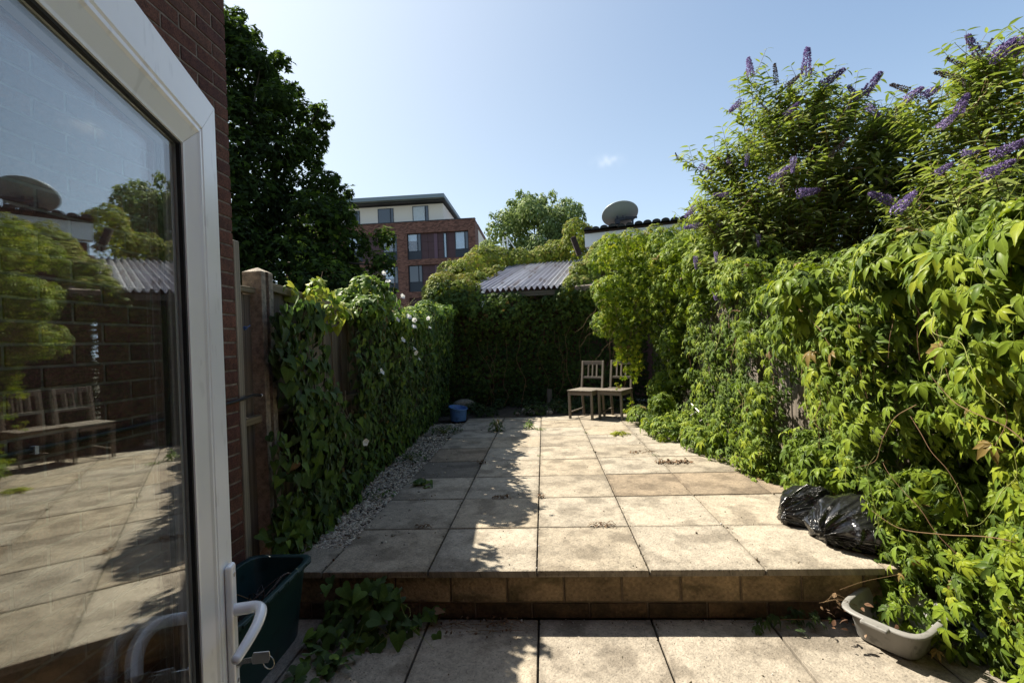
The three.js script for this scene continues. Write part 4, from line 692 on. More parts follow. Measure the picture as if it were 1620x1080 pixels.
buddleia('tall purple flowering buddleia rising over the middle of the right fence', V(2.85, 0, 5.6), [
  [1187, 112, 5.6, 0, 1, 0, 0.95], [1276, 110, 5.4, 0.05, 1, 0, 1.2], [1310, 128, 5.3, 0.8, 0.5, 0, 1.0], [1372, 143, 5.2, 0.6, 0.8, 0, 1.1], [1352, 148, 5.2, -0.5, 0.8, 0, 0.7], [1250, 132, 5.4, 0.7, 0.6, 2, 0.9], [1228, 125, 5.5, -0.2, 1, 2, 0.9], [1168, 164, 5.6, -0.7, -0.6, 1, 0.85],
  [1114, 265, 5.9, 0.6, -0.4, 1, 0.8], [1153, 254, 5.7, 0, 1, 0, 0.6], [1228, 280, 5.1, 0.8, 0.5, 0, 1.0], [1270, 305, 4.9, 1, 0.15, 0, 1.05], [1144, 308, 5.6, -1, 0.1, 0, 0.7], [1098, 330, 5.9, -0.7, -0.6, 1, 0.9], [1102, 357, 5.8, -1, -0.1, 1, 0.8], [1136, 357, 5.6, -0.4, -0.7, 0, 0.6],
  [1200, 380, 5.2, 0.1, -1, 0, 0.55], [1101, 414, 5.6, 0, -1, 0, 0.6], [1133, 407, 5.5, 0.1, -1, 0, 0.5], [1242, 428, 4.9, 0.2, -1, 0, 0.55], [1181, 431, 5.2, -1, 0.1, 0, 0.5], [1131, 462, 5.5, 0, -1, 0, 0.65], [1378, 172, 5.0, 0.6, -0.6, 0, 0.75], [1250, 175, 5.2, 0.6, 0.5, 1, 0.7], [1255, 258, 5.0, -0.2, -1, 1, 0.7], [1182, 252, 5.4, -0.2, -1, 1, 0.6], [1070, 245, 6.1, -0.2, 1, 2, 0.4], [1320, 240, 5, 0.5, 0.5, 2, 0.9]],
  { n: 235, c: V(2.95, 2.8, 5.3), r: [1.35, 1.25, 0.9], fill: 2600 }, 3);
buddleia('leafy buddleia with purple spikes leaning in at the far right above the big creeper leaves', V(4.1, 0, 4.3), [
  [1585, 240, 3.5, 0.95, 0.4, 0, 1.2], [1570, 272, 3.4, 0.9, 0.45, 0, 1.15], [1492, 268, 3.9, 0.8, 0.45, 0, 0.9], [1424, 328, 4.2, 0.7, 0.6, 0, 1.05], [1405, 316, 4.3, -0.8, 0.4, 1, 0.9], [1535, 240, 3.9, 1, 0.1, 0, 0.8], [1520, 170, 4.2, 0.6, 0.8, 0, 0.9], [1495, 195, 4.2, 0.8, 0.6, 0, 0.8], [1465, 150, 4.4, 0.9, 0.5, 1, 0.9], [1440, 152, 4.4, 0.8, 0.5, 1, 0.8], [1545, 80, 4.4, -0.5, 1, 1, 0.9], [1580, 85, 4.2, 0.8, 0.6, 1, 1.2], [1610, 75, 4.2, 0.8, 0.8, 1, 1.0], [1516, 100, 4.5, -0.9, 0.5, 2, 0.7], [1510, 122, 4.5, -0.9, 0.4, 2, 0.9], [1430, 140, 4.5, -0.8, 0.2, 2, 0.8]],
  { n: 190, c: V(4.15, 2.65, 4.3), r: [1.2, 1.35, 1.0], fill: 2200, ok: (t) => t.y < 1.522 + (-t.z) * lerp(0.50, 0.66, sstep(0.72, 1.05, -t.x / t.z)) }, 4);

// ================================================================== the glass door
{
  const DW = 0.86, DH = 1.965, o = thing('glass_door', 'white framed glazed back door standing open beside the brick wall', 'door', V(-0.342, 0.028, 0.054), Math.atan2(0.949, -0.3155));
  // one rail or stile of a mitred frame: profile points are [inset from the edge, depth]
  const member = (side, prof) => {
    const pos = [], e = 0.0005; const P = (i, k) => { const [d, z] = prof[i], lo = d + e; const A = { bottom: [[lo, d], [DW - lo, d]], top: [[DW - lo, DH - d], [lo, DH - d]], hinge: [[d, DH - lo], [d, lo]], free: [[DW - d, lo], [DW - d, DH - lo]] }[side][k]; return [A[0], A[1], z]; };
    for (let i = 0; i < prof.length; i++) { const j = (i + 1) % prof.length, a = P(i, 0), b = P(i, 1), c = P(j, 0), d = P(j, 1); pos.push(...a, ...b, ...d, ...a, ...d, ...c); }
    for (const k of [0, 1]) for (let i = 1; i < prof.length - 1; i++) pos.push(...P(0, k), ...P(k ? i + 1 : i, k), ...P(k ? i : i + 1, k));
    const g = new THREE.BufferGeometry(); g.setAttribute('position', new THREE.Float32BufferAttribute(pos, 3)); g.computeVertexNormals(); return boxUV(g, R(), R());
  };
  const prof = [[0, -0.062], [0, -0.003], [0.003, 0], [0.070, 0], [0.0725, -0.003], [0.0735, -0.003], [0.076, -0.0005], [0.082, -0.0005], [0.086, -0.004], [0.112, -0.014], [0.1165, -0.015], [0.1175, -0.021], [0.1175, -0.056], [0.07, -0.064], [0.004, -0.064]];
  for (const s of ['hinge', 'free', 'top', 'bottom']) part(s === 'top' || s === 'bottom' ? 'rail' : 'stile', member(s, prof), M.upvc, o);
  const gas = [[0.1145, -0.0168], [0.1205, -0.0185], [0.1205, -0.0245], [0.1145, -0.0245]], gas2 = gas.map(([d, z]) => [d, z - 0.0295]);
  part('gasket', ['hinge', 'free', 'top', 'bottom'].flatMap((s) => [member(s, gas), member(s, gas2)]), M.rubber, o);
  part('spacer', ['hinge', 'free', 'top', 'bottom'].map((s) => member(s, [[0.118, -0.0295], [0.1295, -0.0295], [0.1295, -0.0415], [0.118, -0.0415]])), M.spacer, o);
  for (const z of [-0.0265, -0.0437]) part('glass_pane', new THREE.BoxGeometry(DW - 0.236, DH - 0.236, 0.004).translate(DW / 2, DH / 2, z), M.glass, o);
  // handle: plate, curved lever, screws, lock
  const hx = DW - 0.036, hy = 1.005;
  const pl = part('handle_plate', new RoundedBoxGeometry(0.029, 0.235, 0.013, 4, 0.006).translate(0, 0, 0.0065), M.handle, o); pl.position.set(hx, hy - 0.02, 0);
  for (const y of [0.098, -0.098]) part('screw', new THREE.CylinderGeometry(0.0042, 0.0042, 0.0015, 12).rotateX(Math.PI / 2).translate(0, y, 0.0133), M.chrome, pl);
  part('lock_cylinder', new THREE.CylinderGeometry(0.0085, 0.0085, 0.006, 18).rotateX(Math.PI / 2).translate(0, -0.066, 0.0155), M.chrome, pl);
  const lev = part('lever', taperTube([new THREE.Vector3(0, 0, 0.010), new THREE.Vector3(0, 0, 0.030), new THREE.Vector3(-0.003, 0.001, 0.047), new THREE.Vector3(-0.018, 0.002, 0.060), new THREE.Vector3(-0.048, -0.002, 0.064), new THREE.Vector3(-0.082, -0.012, 0.058), new THREE.Vector3(-0.112, -0.026, 0.046)], 0.0112, 0.0082, 30, 16), M.handle, o); lev.position.set(hx, hy + 0.012, 0);
  part('lever_end', new THREE.SphereGeometry(0.0084, 14, 10).translate(-0.112, -0.026, 0.046), M.handle, lev);
  o.updateMatrixWorld(true);
  // keys in the lock
  const kp = o.localToWorld(new THREE.Vector3(hx, hy - 0.086, 0.0185)), k = thing('door_key', 'small metal key with a ring left in the lock of the white door', 'key', kp, o.rotation.y);
  part('blade', box(0.0022, 0.009, 0.022, 0, 0, 0.011), M.chrome, k);
  const sh = new THREE.Shape(); sh.moveTo(-0.013, -0.010); sh.lineTo(0.013, -0.010); sh.quadraticCurveTo(0.017, 0, 0.013, 0.010); sh.lineTo(-0.013, 0.010); sh.quadraticCurveTo(-0.017, 0, -0.013, -0.010);
  const hole = new THREE.Path(); hole.absarc(0.009, 0, 0.0028, 0, 6.29); sh.holes.push(hole);
  part('bow', new THREE.ExtrudeGeometry(sh, { depth: 0.002, bevelEnabled: true, bevelSize: 0.0005, bevelThickness: 0.0005, bevelSegments: 1, curveSegments: 10 }).translate(0, 0, -0.001).rotateY(-Math.PI / 2).rotateX(0.1).translate(0, 0.001, 0.034), std({ color: C(0.45, 0.45, 0.44), metalness: 0.7, roughness: 0.4 }), k);
  for (const y of [-0.004, 0, 0.004]) part('engraved_bar', box(0.0006, 0.0012, 0.015, 0.0018, y, 0.031), std({ color: C(0.08, 0.08, 0.08) }), k);
  part('key_ring', new THREE.TorusGeometry(0.0125, 0.0009, 6, 36).rotateY(Math.PI / 2 - 0.5).translate(0.003, -0.012, 0.046), std({ color: C(0.55, 0.5, 0.42), metalness: 1, roughness: 0.3 }), k);
}
// cable along the brick wall
{
  const o = thing('cable', 'black cable clipped along the brick wall to the fence rail', 'cable', V(-1.655, 1.25, 1.3));
  const p = (x, y, f) => V(x, y, f).sub(o.position);
  part('cable_run', tube([p(-1.655, 1.225, 0.4), p(-1.655, 1.232, 1.3), p(-1.655, 1.24, 1.9), p(-1.655, 1.262, 2.45), p(-1.66, 1.275, 2.6), p(-1.675, 1.262, 2.68)], 0.0085, 40, 8), M.cable, o);
  for (const f of [1.42, 2.05]) part('clip', box(0.02, 0.026, 0.012, 0.0, 1.25 - 1.256 + (f < 1.5 ? -0.012 : 0.0), -(f - 1.3)), M.white, o);
  part('end_cap', new THREE.SphereGeometry(0.009, 8, 6).translate(...p(-1.674, 1.262, 2.685).toArray()), M.white, o);
}
{ // blue twine on the batten
  const o = thing('twine', 'scrap of blue twine tied round the fence batten', 'twine', V(-1.67, 1.655, 2.55)), m = std({ color: C(0.05, 0.12, 0.32) });
  part('knot', new THREE.TorusKnotGeometry(0.007, 0.0025, 40, 5), m, o); part('tail', tube([new THREE.Vector3(0, 0, 0), new THREE.Vector3(0.012, 0.012, -0.02), new THREE.Vector3(0.0, 0.02, -0.045)], 0.002, 10, 5), m, o);
}
// tub, bowl: rounded rectangular vessels lofted from rings
function vessel(rings, n = 40, ex = 4.5) { // rings: [half x, half z, y]
  const pos = [], idx = [];
  for (const [a, b, y] of rings) for (let i = 0; i < n; i++) { const t = i / n * 2 * Math.PI, c = Math.cos(t), s = Math.sin(t), k = Math.pow(Math.abs(c) ** ex + Math.abs(s) ** ex, -1 / ex); pos.push(a * c * k, y, b * s * k); }
  for (let r = 0; r < rings.length - 1; r++) for (let i = 0; i < n; i++) { const a = r * n + i, b = r * n + (i + 1) % n; idx.push(a, a + n, b, b, a + n, b + n); }
  for (const [r, flip] of [[0, 1], [rings.length - 1, 0]]) { const c = pos.length / 3; pos.push(0, rings[r][2], 0); for (let i = 0; i < n; i++) { const a = r * n + i, b = r * n + (i + 1) % n; flip ? idx.push(c, a, b) : idx.push(c, b, a); } }
  const g = new THREE.BufferGeometry(); g.setAttribute('position', new THREE.Float32BufferAttribute(pos, 3)); g.setIndex(idx); g.computeVertexNormals(); return boxUV(g);
}
const scuff = tex(512, (u, v) => { const k = 0.9 + 0.3 * (fbm(u, v, 5, 5, 5, 95) - 0.5) - 0.35 * sstep(0.60, 0.78, fbm(u, v, 9, 9, 5, 96)) + 0.1 * (hash2(Math.floor(u * 512), Math.floor(v * 512), 6) - 0.5); return [k, k * 0.99, k * 0.96]; });
{
  const m = std({ map: rep(scuff, 2), color: C(0.016, 0.05, 0.052), roughness: 0.42, side: THREE.DoubleSide });
  const o = thing('planter_tub', 'long dark green plastic tub with bits of rubbish between door and step', 'tub', V(-1.475, 0, 2.16), 0.02);
  const hx = 0.165, hz = 0.335;
  part('body', vessel([[hx - 0.055, hz - 0.045, 0.004], [hx - 0.048, hz - 0.038, 0.0], [hx - 0.004, hz - 0.004, 0.372], [hx + 0.018, hz + 0.018, 0.374], [hx + 0.022, hz + 0.022, 0.378], [hx + 0.022, hz + 0.022, 0.395], [hx + 0.018, hz + 0.018, 0.40], [hx - 0.002, hz - 0.002, 0.40], [hx - 0.010, hz - 0.010, 0.392], [hx - 0.055, hz - 0.045, 0.02]], 56, 9), m, o);
  for (let i = 0; i < 7; i++) part('rim_tab', rbox(0.008, 0.014, 0.05, 0.003), m, o).position.set(hx + 0.022, 0.387, -0.27 + i * 0.09);
  const j = thing('rubbish', 'dark tangle of twigs, wire and soil lying inside the green tub', 'rubbish', V(-1.475, 0.14, 2.2));
  part('soil', vessel([[0.125, 0.27, 0.0], [0.12, 0.26, 0.05], [0.06, 0.12, 0.08]], 24, 4), M.soil, j);
  for (let i = 0; i < 9; i++) part('twig', tube([new THREE.Vector3(rr(-0.1, 0.1), 0.05, rr(-0.2, 0.2)), new THREE.Vector3(rr(-0.1, 0.1), rr(0.1, 0.24), rr(-0.2, 0.1)), new THREE.Vector3(rr(-0.08, 0.1), rr(0.05, 0.2), rr(-0.24, 0.2))], rr(0.003, 0.006), 12, 5), pick([M.stem, M.cable, M.boardGrey[1]]), j);
  part('wire_loop', tube([new THREE.Vector3(0.02, 0.05, -0.1), new THREE.Vector3(0.06, 0.2, -0.16), new THREE.Vector3(0.1, 0.21, -0.2), new THREE.Vector3(0.11, 0.12, -0.16), new THREE.Vector3(0.09, 0.05, -0.1)], 0.006, 24, 6), M.boardGrey[0], j);
}
{
  const m = std({ map: rep(scuff, 3), color: C(0.235, 0.23, 0.22), roughness: 0.5, side: THREE.DoubleSide });
  const o = thing('washing_up_bowl', 'grey plastic washing up bowl with dead leaves on the lower paving', 'bowl', V(1.66, 0.012, 2.42), 0.62);
  const a = 0.20, b = 0.155; o.rotation.x = 0.03;
  part('body', vessel([[a - 0.065, b - 0.045, 0.006], [a - 0.055, b - 0.036, 0.0], [a - 0.045, b - 0.028, 0.004], [a - 0.006, b - 0.004, 0.138], [a + 0.014, b + 0.014, 0.140], [a + 0.018, b + 0.018, 0.136], [a + 0.022, b + 0.022, 0.139], [a + 0.018, b + 0.018, 0.148], [a - 0.002, b - 0.002, 0.150], [a - 0.010, b - 0.008, 0.142], [a - 0.05, b - 0.034, 0.012]], 56, 4.5), m, o);
  for (const s of [-1, 1]) part('handle', rbox(0.045, 0.02, 0.11, 0.008, 2), m, o).position.set(s * (a + 0.026), 0.139, 0);
  part('lip_notch', rbox(0.12, 0.014, 0.012, 0.004, 2), m, o).position.set(0.0, 0.131, b + 0.014);
  const d = thing('dead_leaves', 'curled brown dead leaves and tendrils hanging over the rim of the grey bowl', 'leaves', V(1.44, 0.15, 2.47)); const L = [];
  for (let i = 0; i < 34; i++) leafAt(L, V(1.40 + rr(-0.08, 0.25), rr(0.06, 0.17), 2.47 + rr(-0.13, 0.09)), jit(UP.clone(), 0.6), 0.03, rr(0, 1), { tj: 1.5, jit: 1 });
  addFoliage(d, L, [LEAF.oval[0]], SET.dead, 40);
  for (let i = 0; i < 5; i++) part('tendril', tube([new THREE.Vector3(-0.09 + rr(-0.02, 0.02), 0, 0.0), new THREE.Vector3(-0.02, 0.03, rr(-0.03, 0.03)), new THREE.Vector3(0.08, -0.02, rr(-0.05, 0.05))], 0.0009, 12, 4), M.stem, d);
}
// bin bags: crumpled closed skins
function bag(name, label, pos, rx, ry, rz, turn, seed) {
  const o = thing(name, label, 'bin bag', pos, turn), g = mergeVertices((() => { const q = new THREE.IcosahedronGeometry(1, 38); q.deleteAttribute('normal'); q.deleteAttribute('uv'); return q; })()), p = g.attributes.position, q5 = rng(seed * 31), pln = [];
  for (let i = 0; i < 26; i++) { const v = new THREE.Vector3(q5() * 2 - 1, q5() * 2 - 1, q5() * 2 - 1).normalize(); pln.push([v.x, v.y, v.z, 0.66 + 0.34 * q5()]); }
  for (let i = 0; i < p.count; i++) {
    let x = p.getX(i), y = p.getY(i), z = p.getZ(i); const t = x, rad = Math.hypot(y, z) || 1e-6, cy = y / rad, cz = z / rad;
    const rid = (k, m, q, w) => Math.max(0, 1 - Math.abs(n3(cy * k + 3, cz * k + 7, t * m, q) - 0.5) * w);
    let sm = 0; for (const [nx, ny, nz, h] of pln) { const dd = Math.max(0, x * nx + y * ny + z * nz) / h; sm += Math.pow(dd, 16); }
    const pl = rid(2.3, 0.7, seed + 3, 11), pl2 = rid(4.6, 1.2, seed + 5, 10), cr = rid(1.3, 3.6, seed + 9, 12), nk = lerp(1, 0.40, sstep(0.40, 0.98, t));
    const k = Math.pow(sm, -1 / 16) * (1 + (0.10 + 0.16 * sstep(-0.3, 0.9, t)) * pl + 0.06 * pl2 + 0.07 * cr);
    x = (t * k + 0.28 * sstep(0.5, 1, t)) * rx; y = y * k * nk + 0.22 * sstep(0.3, 1, t); z = z * k * nk * rz;
    y = y < -0.45 ? -0.45 + (y + 0.45) * 0.06 : y; y = (y + 0.49) / 1.4 * ry; const fl = sstep(0.09, 0, y);
    p.setXYZ(i, x * (1 + 0.06 * fl), Math.max(y, 0.002), z * (1 + 0.08 * fl));
  }
  g.computeVertexNormals(); boxUV(g);
  part('skin', g, M.bag, o);
  return o;
}
M.bag = phys({ color: C(0.008, 0.008, 0.009), roughness: 0.23, clearcoat: 0.5, clearcoatRoughness: 0.12, bumpMap: rep(tex(512, (u, v) => { const r = 1 - Math.abs(fbm(u, v, 6, 9, 4, 120) - 0.5) * 5; return 0.5 * clamp(r) + 0.5 * fbm(u, v, 14, 14, 4, 121); }, false), 1.3), bumpScale: 0.006 });
{
  const b1 = bag('bin_bag', 'large crumpled black bin bag on the paving at the foot of the creeper', V(1.77, UPY, 2.92), 0.31, 0.235, 0.23, 0.5, 4);
  part('knot', (() => { const gs = []; for (let i = 0; i < 9; i++) { const a = i / 9 * 6.28; gs.push(leaflet(0.12 + 0.03 * (i % 3), 0.07, 0, { droop: 0.3, fold: 0.5 }).rotateX(-0.6).rotateY(a).translate(0.33, 0.2, 0)); } return gs; })(), phys({ color: C(0.008, 0.008, 0.009), roughness: 0.25, side: THREE.DoubleSide }), b1);
  bag('bin_bag', 'smaller black bin bag squeezed in behind the large one', V(1.66, UPY, 3.2), 0.2, 0.22, 0.16, 0.3, 12);
}
// two old chairs
function chair(label, ax, ay, bx, by) {
  const cx = (ax + bx) / 2, cf = (ay + by) / 2, w = Math.hypot(bx - ax, by - ay), dx = (bx - ax) / w, df = (by - ay) / w;   // front legs a (left) and b (right)
  const o = thing('wooden_chair', label, 'chair', V(cx, UPY, cf), Math.atan2(df, dx), undefined), W = w, D = 0.40, v = (x, y, z) => new THREE.Vector3(x, y, z); // x along the front, -z backwards
  const hw = W / 2, q = () => pick(M.chair);
  part('front_leg', bar(v(-hw, 0, 0), v(-hw, 0.43, 0), 0.036), q(), o); part('front_leg', bar(v(hw, 0, 0), v(hw, 0.43, 0), 0.036), q(), o);
  for (const s of [-1, 1]) part('rear_leg', [bar(v(s * (hw - 0.01), 0, -D - 0.04), v(s * (hw - 0.01), 0.45, -D), 0.034), bar(v(s * (hw - 0.01), 0.445, -D), v(s * (hw - 0.01), 0.885, -D - 0.075), 0.032)], q(), o);
  const seat = new RoundedBoxGeometry(W + 0.05, 0.02, D + 0.035, 2, 0.007); part('seat', boxUV(seat, 0.3, 0.2).translate(0, 0.442, -D / 2 + 0.012), q(), o);
  part('apron', [bar(v(-hw + 0.018, 0.4, 0), v(hw - 0.018, 0.4, 0), 0.055, 0.02), bar(v(-hw + 0.018, 0.4, -D), v(hw - 0.018, 0.4, -D), 0.055, 0.02)], q(), o);
  for (const s of [-1, 1]) part('side_apron', bar(v(s * hw, 0.4, -0.018), v(s * (hw - 0.01), 0.4, -D + 0.018), 0.02, 0.055), q(), o);
  const bz = (y) => -D - 0.075 * (y - 0.445) / 0.44;
  part('top_rail', bar(v(-hw + 0.008, 0.85, bz(0.85)), v(hw - 0.008, 0.85, bz(0.85)), 0.065, 0.018), q(), o); part('lower_rail', bar(v(-hw + 0.008, 0.615, bz(0.615)), v(hw - 0.008, 0.615, bz(0.615)), 0.034, 0.018), q(), o);
  for (const x of [-0.075, 0, 0.075]) part('slat', bar(v(x, 0.632, bz(0.632)), v(x, 0.818, bz(0.818)), 0.024, 0.012), q(), o);
  part('stretcher', bar(v(-hw, 0.1, -0.018), v(-hw + 0.01, 0.115, -D - 0.01), 0.02), q(), o);
  return o;
}
chair('weathered wooden slat back chair on the paving, left one and fully visible', 0.375, 7.50, 0.70, 7.29);
chair('weathered wooden slat back chair with creeper hanging across its back', 0.825, 7.38, 1.13, 7.18);
// odds and ends at the back
{
  const blue = std({ map: rep(scuff, 2), color: C(0.12, 0.27, 0.62), roughness: 0.45, side: THREE.DoubleSide });
  const o = thing('bucket', 'small blue plastic bucket standing in the weeds at the back left', 'bucket', V(-1.43, UPY, 7.62), 0.4);
  part('body', (() => { const g = vessel([[0.118, 0.118, 0.004], [0.124, 0.124, 0], [0.142, 0.142, 0.2], [0.152, 0.152, 0.202], [0.152, 0.152, 0.216], [0.138, 0.138, 0.216], [0.12, 0.12, 0.02]], 40, 2), p = g.attributes.position; for (let i = 0; i < p.count; i++) if (p.getY(i) > 0.1) p.setY(i, p.getY(i) + 0.15 * p.getZ(i) * -1 * sstep(0.1, 0.2, p.getY(i)) - 0.12 * p.getX(i)); g.computeVertexNormals(); return g; })(), blue, o);
  const rk = thing('rock', 'grey lump of stone half buried in weeds behind the blue bucket', 'rock', V(-1.5, UPY, 8.55)); const g = new THREE.IcosahedronGeometry(0.2, 5), p = g.attributes.position; for (let i = 0; i < p.count; i++) { const k = 0.8 + 0.5 * (n3(p.getX(i) * 6, p.getY(i) * 6, p.getZ(i) * 6, 4) - 0.3); p.setXYZ(i, p.getX(i) * k * 1.2, p.getY(i) * k * 0.75 + 0.1, p.getZ(i) * k); } g.computeVertexNormals(); part('stone', boxUV(g), M.post, rk);
  const st = thing('timber_stub', 'upright brown timber stub against the foot of the back creeper', 'timber', V(0.07, UPY - 0.02, 8.95)); part('board', bar(new THREE.Vector3(0, 0, 0), new THREE.Vector3(0.01, 0.34, -0.04), 0.09, 0.03), M.board[3], st);
  const rk2 = thing('rubble', 'pale broken stones in a low heap at the far edge of the paving', 'rubble', V(-0.15, UPY, 8.1)); for (let i = 0; i < 16; i++) { const s = rr(0.03, 0.07), t = part('stone', boxUV(new THREE.DodecahedronGeometry(s, 0)), M.post, rk2); t.position.set(rr(-0.35, 0.35), s * 0.4, rr(-0.15, 0.12)); t.rotation.set(rr(0, 3), rr(0, 3), rr(0, 3)); t.scale.y = 0.6; }
  // pale rods of a drying rack in the creeper
  const rod = std({ color: C(0.62, 0.6, 0.56), roughness: 0.45, metalness: 0.3 });
  const rack = thing('drying_rack', 'bare pale metal rods of a drying rack lying half buried in the creeper foot', 'rack', V(1.86, UPY, 5.6));
  for (let i = 0; i < 5; i++) part('rod', tube([new THREE.Vector3(-0.14 + i * 0.035, 0.28 - i * 0.06, -0.18 + i * 0.15), new THREE.Vector3(0.1 + i * 0.02, 0.36 - i * 0.06, -0.35 + i * 0.15)], 0.008, 4, 7), rod, rack);
  part('side_bar', tube([new THREE.Vector3(-0.08, 0.40, -0.32), new THREE.Vector3(0.06, 0.08, 0.5)].map((q) => q), 0.009, 6, 7), rod, rack);
  const rack2 = thing('wire_rack', 'thin grey wire rack leaning in the shade right of the chairs', 'rack', V(1.38, UPY, 7.25));
  for (let i = 0; i < 5; i++) part('wire', tube([new THREE.Vector3(i * 0.05, 0.02 + i * 0.004, i * 0.05), new THREE.Vector3(0.24 + i * 0.05, 0.22, -0.12 + i * 0.05)], 0.005, 4, 6), std({ color: C(0.35, 0.36, 0.40), roughness: 0.4, metalness: 0.5 }), rack2);
  part('wire_frame', tube([new THREE.Vector3(-0.1, 0.14, -0.1), new THREE.Vector3(0.22, 0.03, 0.22)], 0.008, 4, 6), std({ color: C(0.14, 0.14, 0.16), roughness: 0.5 }), rack2);
}
// satellite dish on its pole
{
  const o = thing('satellite_dish', 'grey satellite dish seen from behind above the white fascia', 'satellite dish', V(2.03, 4.50, 11.9)), m = std({ color: C(0.33, 0.37, 0.40), roughness: 0.5, metalness: 0.1, side: THREE.DoubleSide }), dk = std({ color: C(0.03, 0.03, 0.035), roughness: 0.5, metalness: 0.4 });
  const pr = []; for (let i = 0; i <= 12; i++) { const r = 0.44 * i / 12; pr.push(new THREE.Vector2(Math.max(r, 0.001), 0.55 * r * r)); } pr.push(new THREE.Vector2(0.452, 0.112), new THREE.Vector2(0.448, 0.10)); for (let i = 11; i >= 0; i--) { const r = 0.44 * i / 12; pr.push(new THREE.Vector2(Math.max(r, 0.001), 0.55 * r * r - 0.006)); }
  const d = new THREE.Group(); d.name = 'dish'; o.add(d); d.quaternion.setFromUnitVectors(UP, new THREE.Vector3(-0.04, 0.865, -0.49).normalize());
  part('reflector', new THREE.LatheGeometry(pr, 44), m, d);
  part('pole', tube([new THREE.Vector3(0.27, -0.75, 0.12), new THREE.Vector3(0.27, -0.04, 0.12)], 0.024, 4, 10), dk, o);
  part('bracket', [bar(new THREE.Vector3(0.29, -0.06, 0.12), new THREE.Vector3(-0.12, -0.08, 0.10), 0.07, 0.05), bar(new THREE.Vector3(0.38, -0.05, 0.12), new THREE.Vector3(0.1, -0.05, 0.14), 0.05, 0.03)], dk, o);
  part('mount_box', rbox(0.12, 0.13, 0.1, 0.01), dk, o).position.set(-0.1, -0.13, 0.1); part('lnb_arm', bar(new THREE.Vector3(-0.06, -0.2, 0.06), new THREE.Vector3(-0.1, -0.34, -0.12), 0.03), m, o);
  for (const x of [-0.1, 0.04]) part('bolt', new THREE.CylinderGeometry(0.022, 0.022, 0.05, 8).translate(x, -0.02, 0.12), dk, o);
}
{ // chimney pipe and white bracket on the ridge
  const o = thing('flue_pipe', 'short rusty pipe stub leaning out of the ridge creeper', 'pipe', V(0.86, 3.45, 11)); part('pipe', bar(new THREE.Vector3(0.05, 0, 0), new THREE.Vector3(-0.09, 0.43, 0), 0.12, 0.12), std({ map: rep(grit, 2), color: C(0.06, 0.035, 0.025), roughness: 0.95 }), o);
  const w = thing('metal_bracket', 'white metal trestle bracket standing on the creeper covered ridge', 'bracket', V(-0.97, 4.0, 13.4)), m = M.white;
  part('upright', [bar(new THREE.Vector3(-0.05, 0, 0), new THREE.Vector3(-0.06, 0.5, 0), 0.045), bar(new THREE.Vector3(0.07, 0, 0), new THREE.Vector3(0.05, 0.5, 0), 0.045)], m, w); part('brace', bar(new THREE.Vector3(0.08, 0.46, 0), new THREE.Vector3(0.34, 0.05, 0), 0.03), m, w); part('cross_bar', bar(new THREE.Vector3(-0.06, 0.4, 0), new THREE.Vector3(0.06, 0.4, 0), 0.03), m, w);
}
// weeds in the joints, fallen twigs, crumbs
function weed(label, x, f, r, h, n, size, set = SET.weed, k = 0.5, geo = LEAF.oval) {
  const o = thing('weed', label, 'weed', V(x, UPY, f)), L = [], st = [];
  for (let i = 0; i < Math.max(3, n / 6); i++) { const e = new THREE.Vector3(rr(-r, r) * 0.7, h * rr(0.4, 1), rr(-r, r) * 0.7); st.push(taperTube([new THREE.Vector3(rr(-0.01, 0.01), -0.01, 0), e.clone().multiplyScalar(0.5).add(new THREE.Vector3(0, h * 0.12, 0)), e], 0.0022, 0.001, 5, 4)); }
  part('stem', st, M.greenStem, o);
  for (let i = 0; i < n; i++) { const a = rr(0, 6.28), q = Math.sqrt(R()) * r; leafAt(L, V(x + q * Math.cos(a), UPY + 0.006 + h * R() * (1 - 0.6 * q / r), f + q * Math.sin(a)), new THREE.Vector3(Math.cos(a) * 0.4, 1, Math.sin(a) * 0.4), size, k, { tj: 1.2, lean: 0.9 }); }
  addFoliage(o, L, geo, set, 60); return o;
}
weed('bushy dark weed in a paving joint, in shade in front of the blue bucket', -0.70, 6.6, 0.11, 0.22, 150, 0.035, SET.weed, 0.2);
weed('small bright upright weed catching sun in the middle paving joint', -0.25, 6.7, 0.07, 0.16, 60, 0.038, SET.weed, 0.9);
weed('tiny flat weed beside the middle joint near the back', -0.11, 6.62, 0.09, 0.03, 36, 0.022, SET.weed, 0.7);
weed('flattened sprig of yellow green creeper lying on the sunny slabs before the chairs', 0.93, 6.15, 0.12, 0.04, 60, 0.035, SET.creeper, 0.95, [LEAF.palm[0]]);
weed('two ivy shoots creeping over the shaded slab edge beside the gravel', -1.12, 4.12, 0.1, 0.05, 16, 0.06, SET.bind, 0.35, LEAF.heart);
weed('low weed in the gravel by the fence', -1.42, 3.85, 0.14, 0.05, 26, 0.04, SET.weed, 0.25);
weed('straggly weeds at the far end of the gravel strip', -1.45, 6.6, 0.25, 0.1, 170, 0.035, SET.weed, 0.2);
weed('weeds in the gravel half way along the fence', -1.5, 5.1, 0.2, 0.08, 110, 0.035, SET.weed, 0.25);
weed('thin dark weed in the joint of the left slab row', -0.69, 4.85, 0.05, 0.04, 26, 0.025, SET.dead, 0.2);
for (const [x, f, n] of [[-0.084, 5.1, 14], [0.516, 6.3, 10], [1.118, 5.0, 12]]) weed(`tiny moss tuft in the paving joint ${n === 14 ? 'in the middle beside the shadow' : n === 10 ? 'in front of the chairs' : 'near the red dead creeper scraps'}`, x, f, 0.03, 0.02, n, 0.014, SET.weed, 0.4);
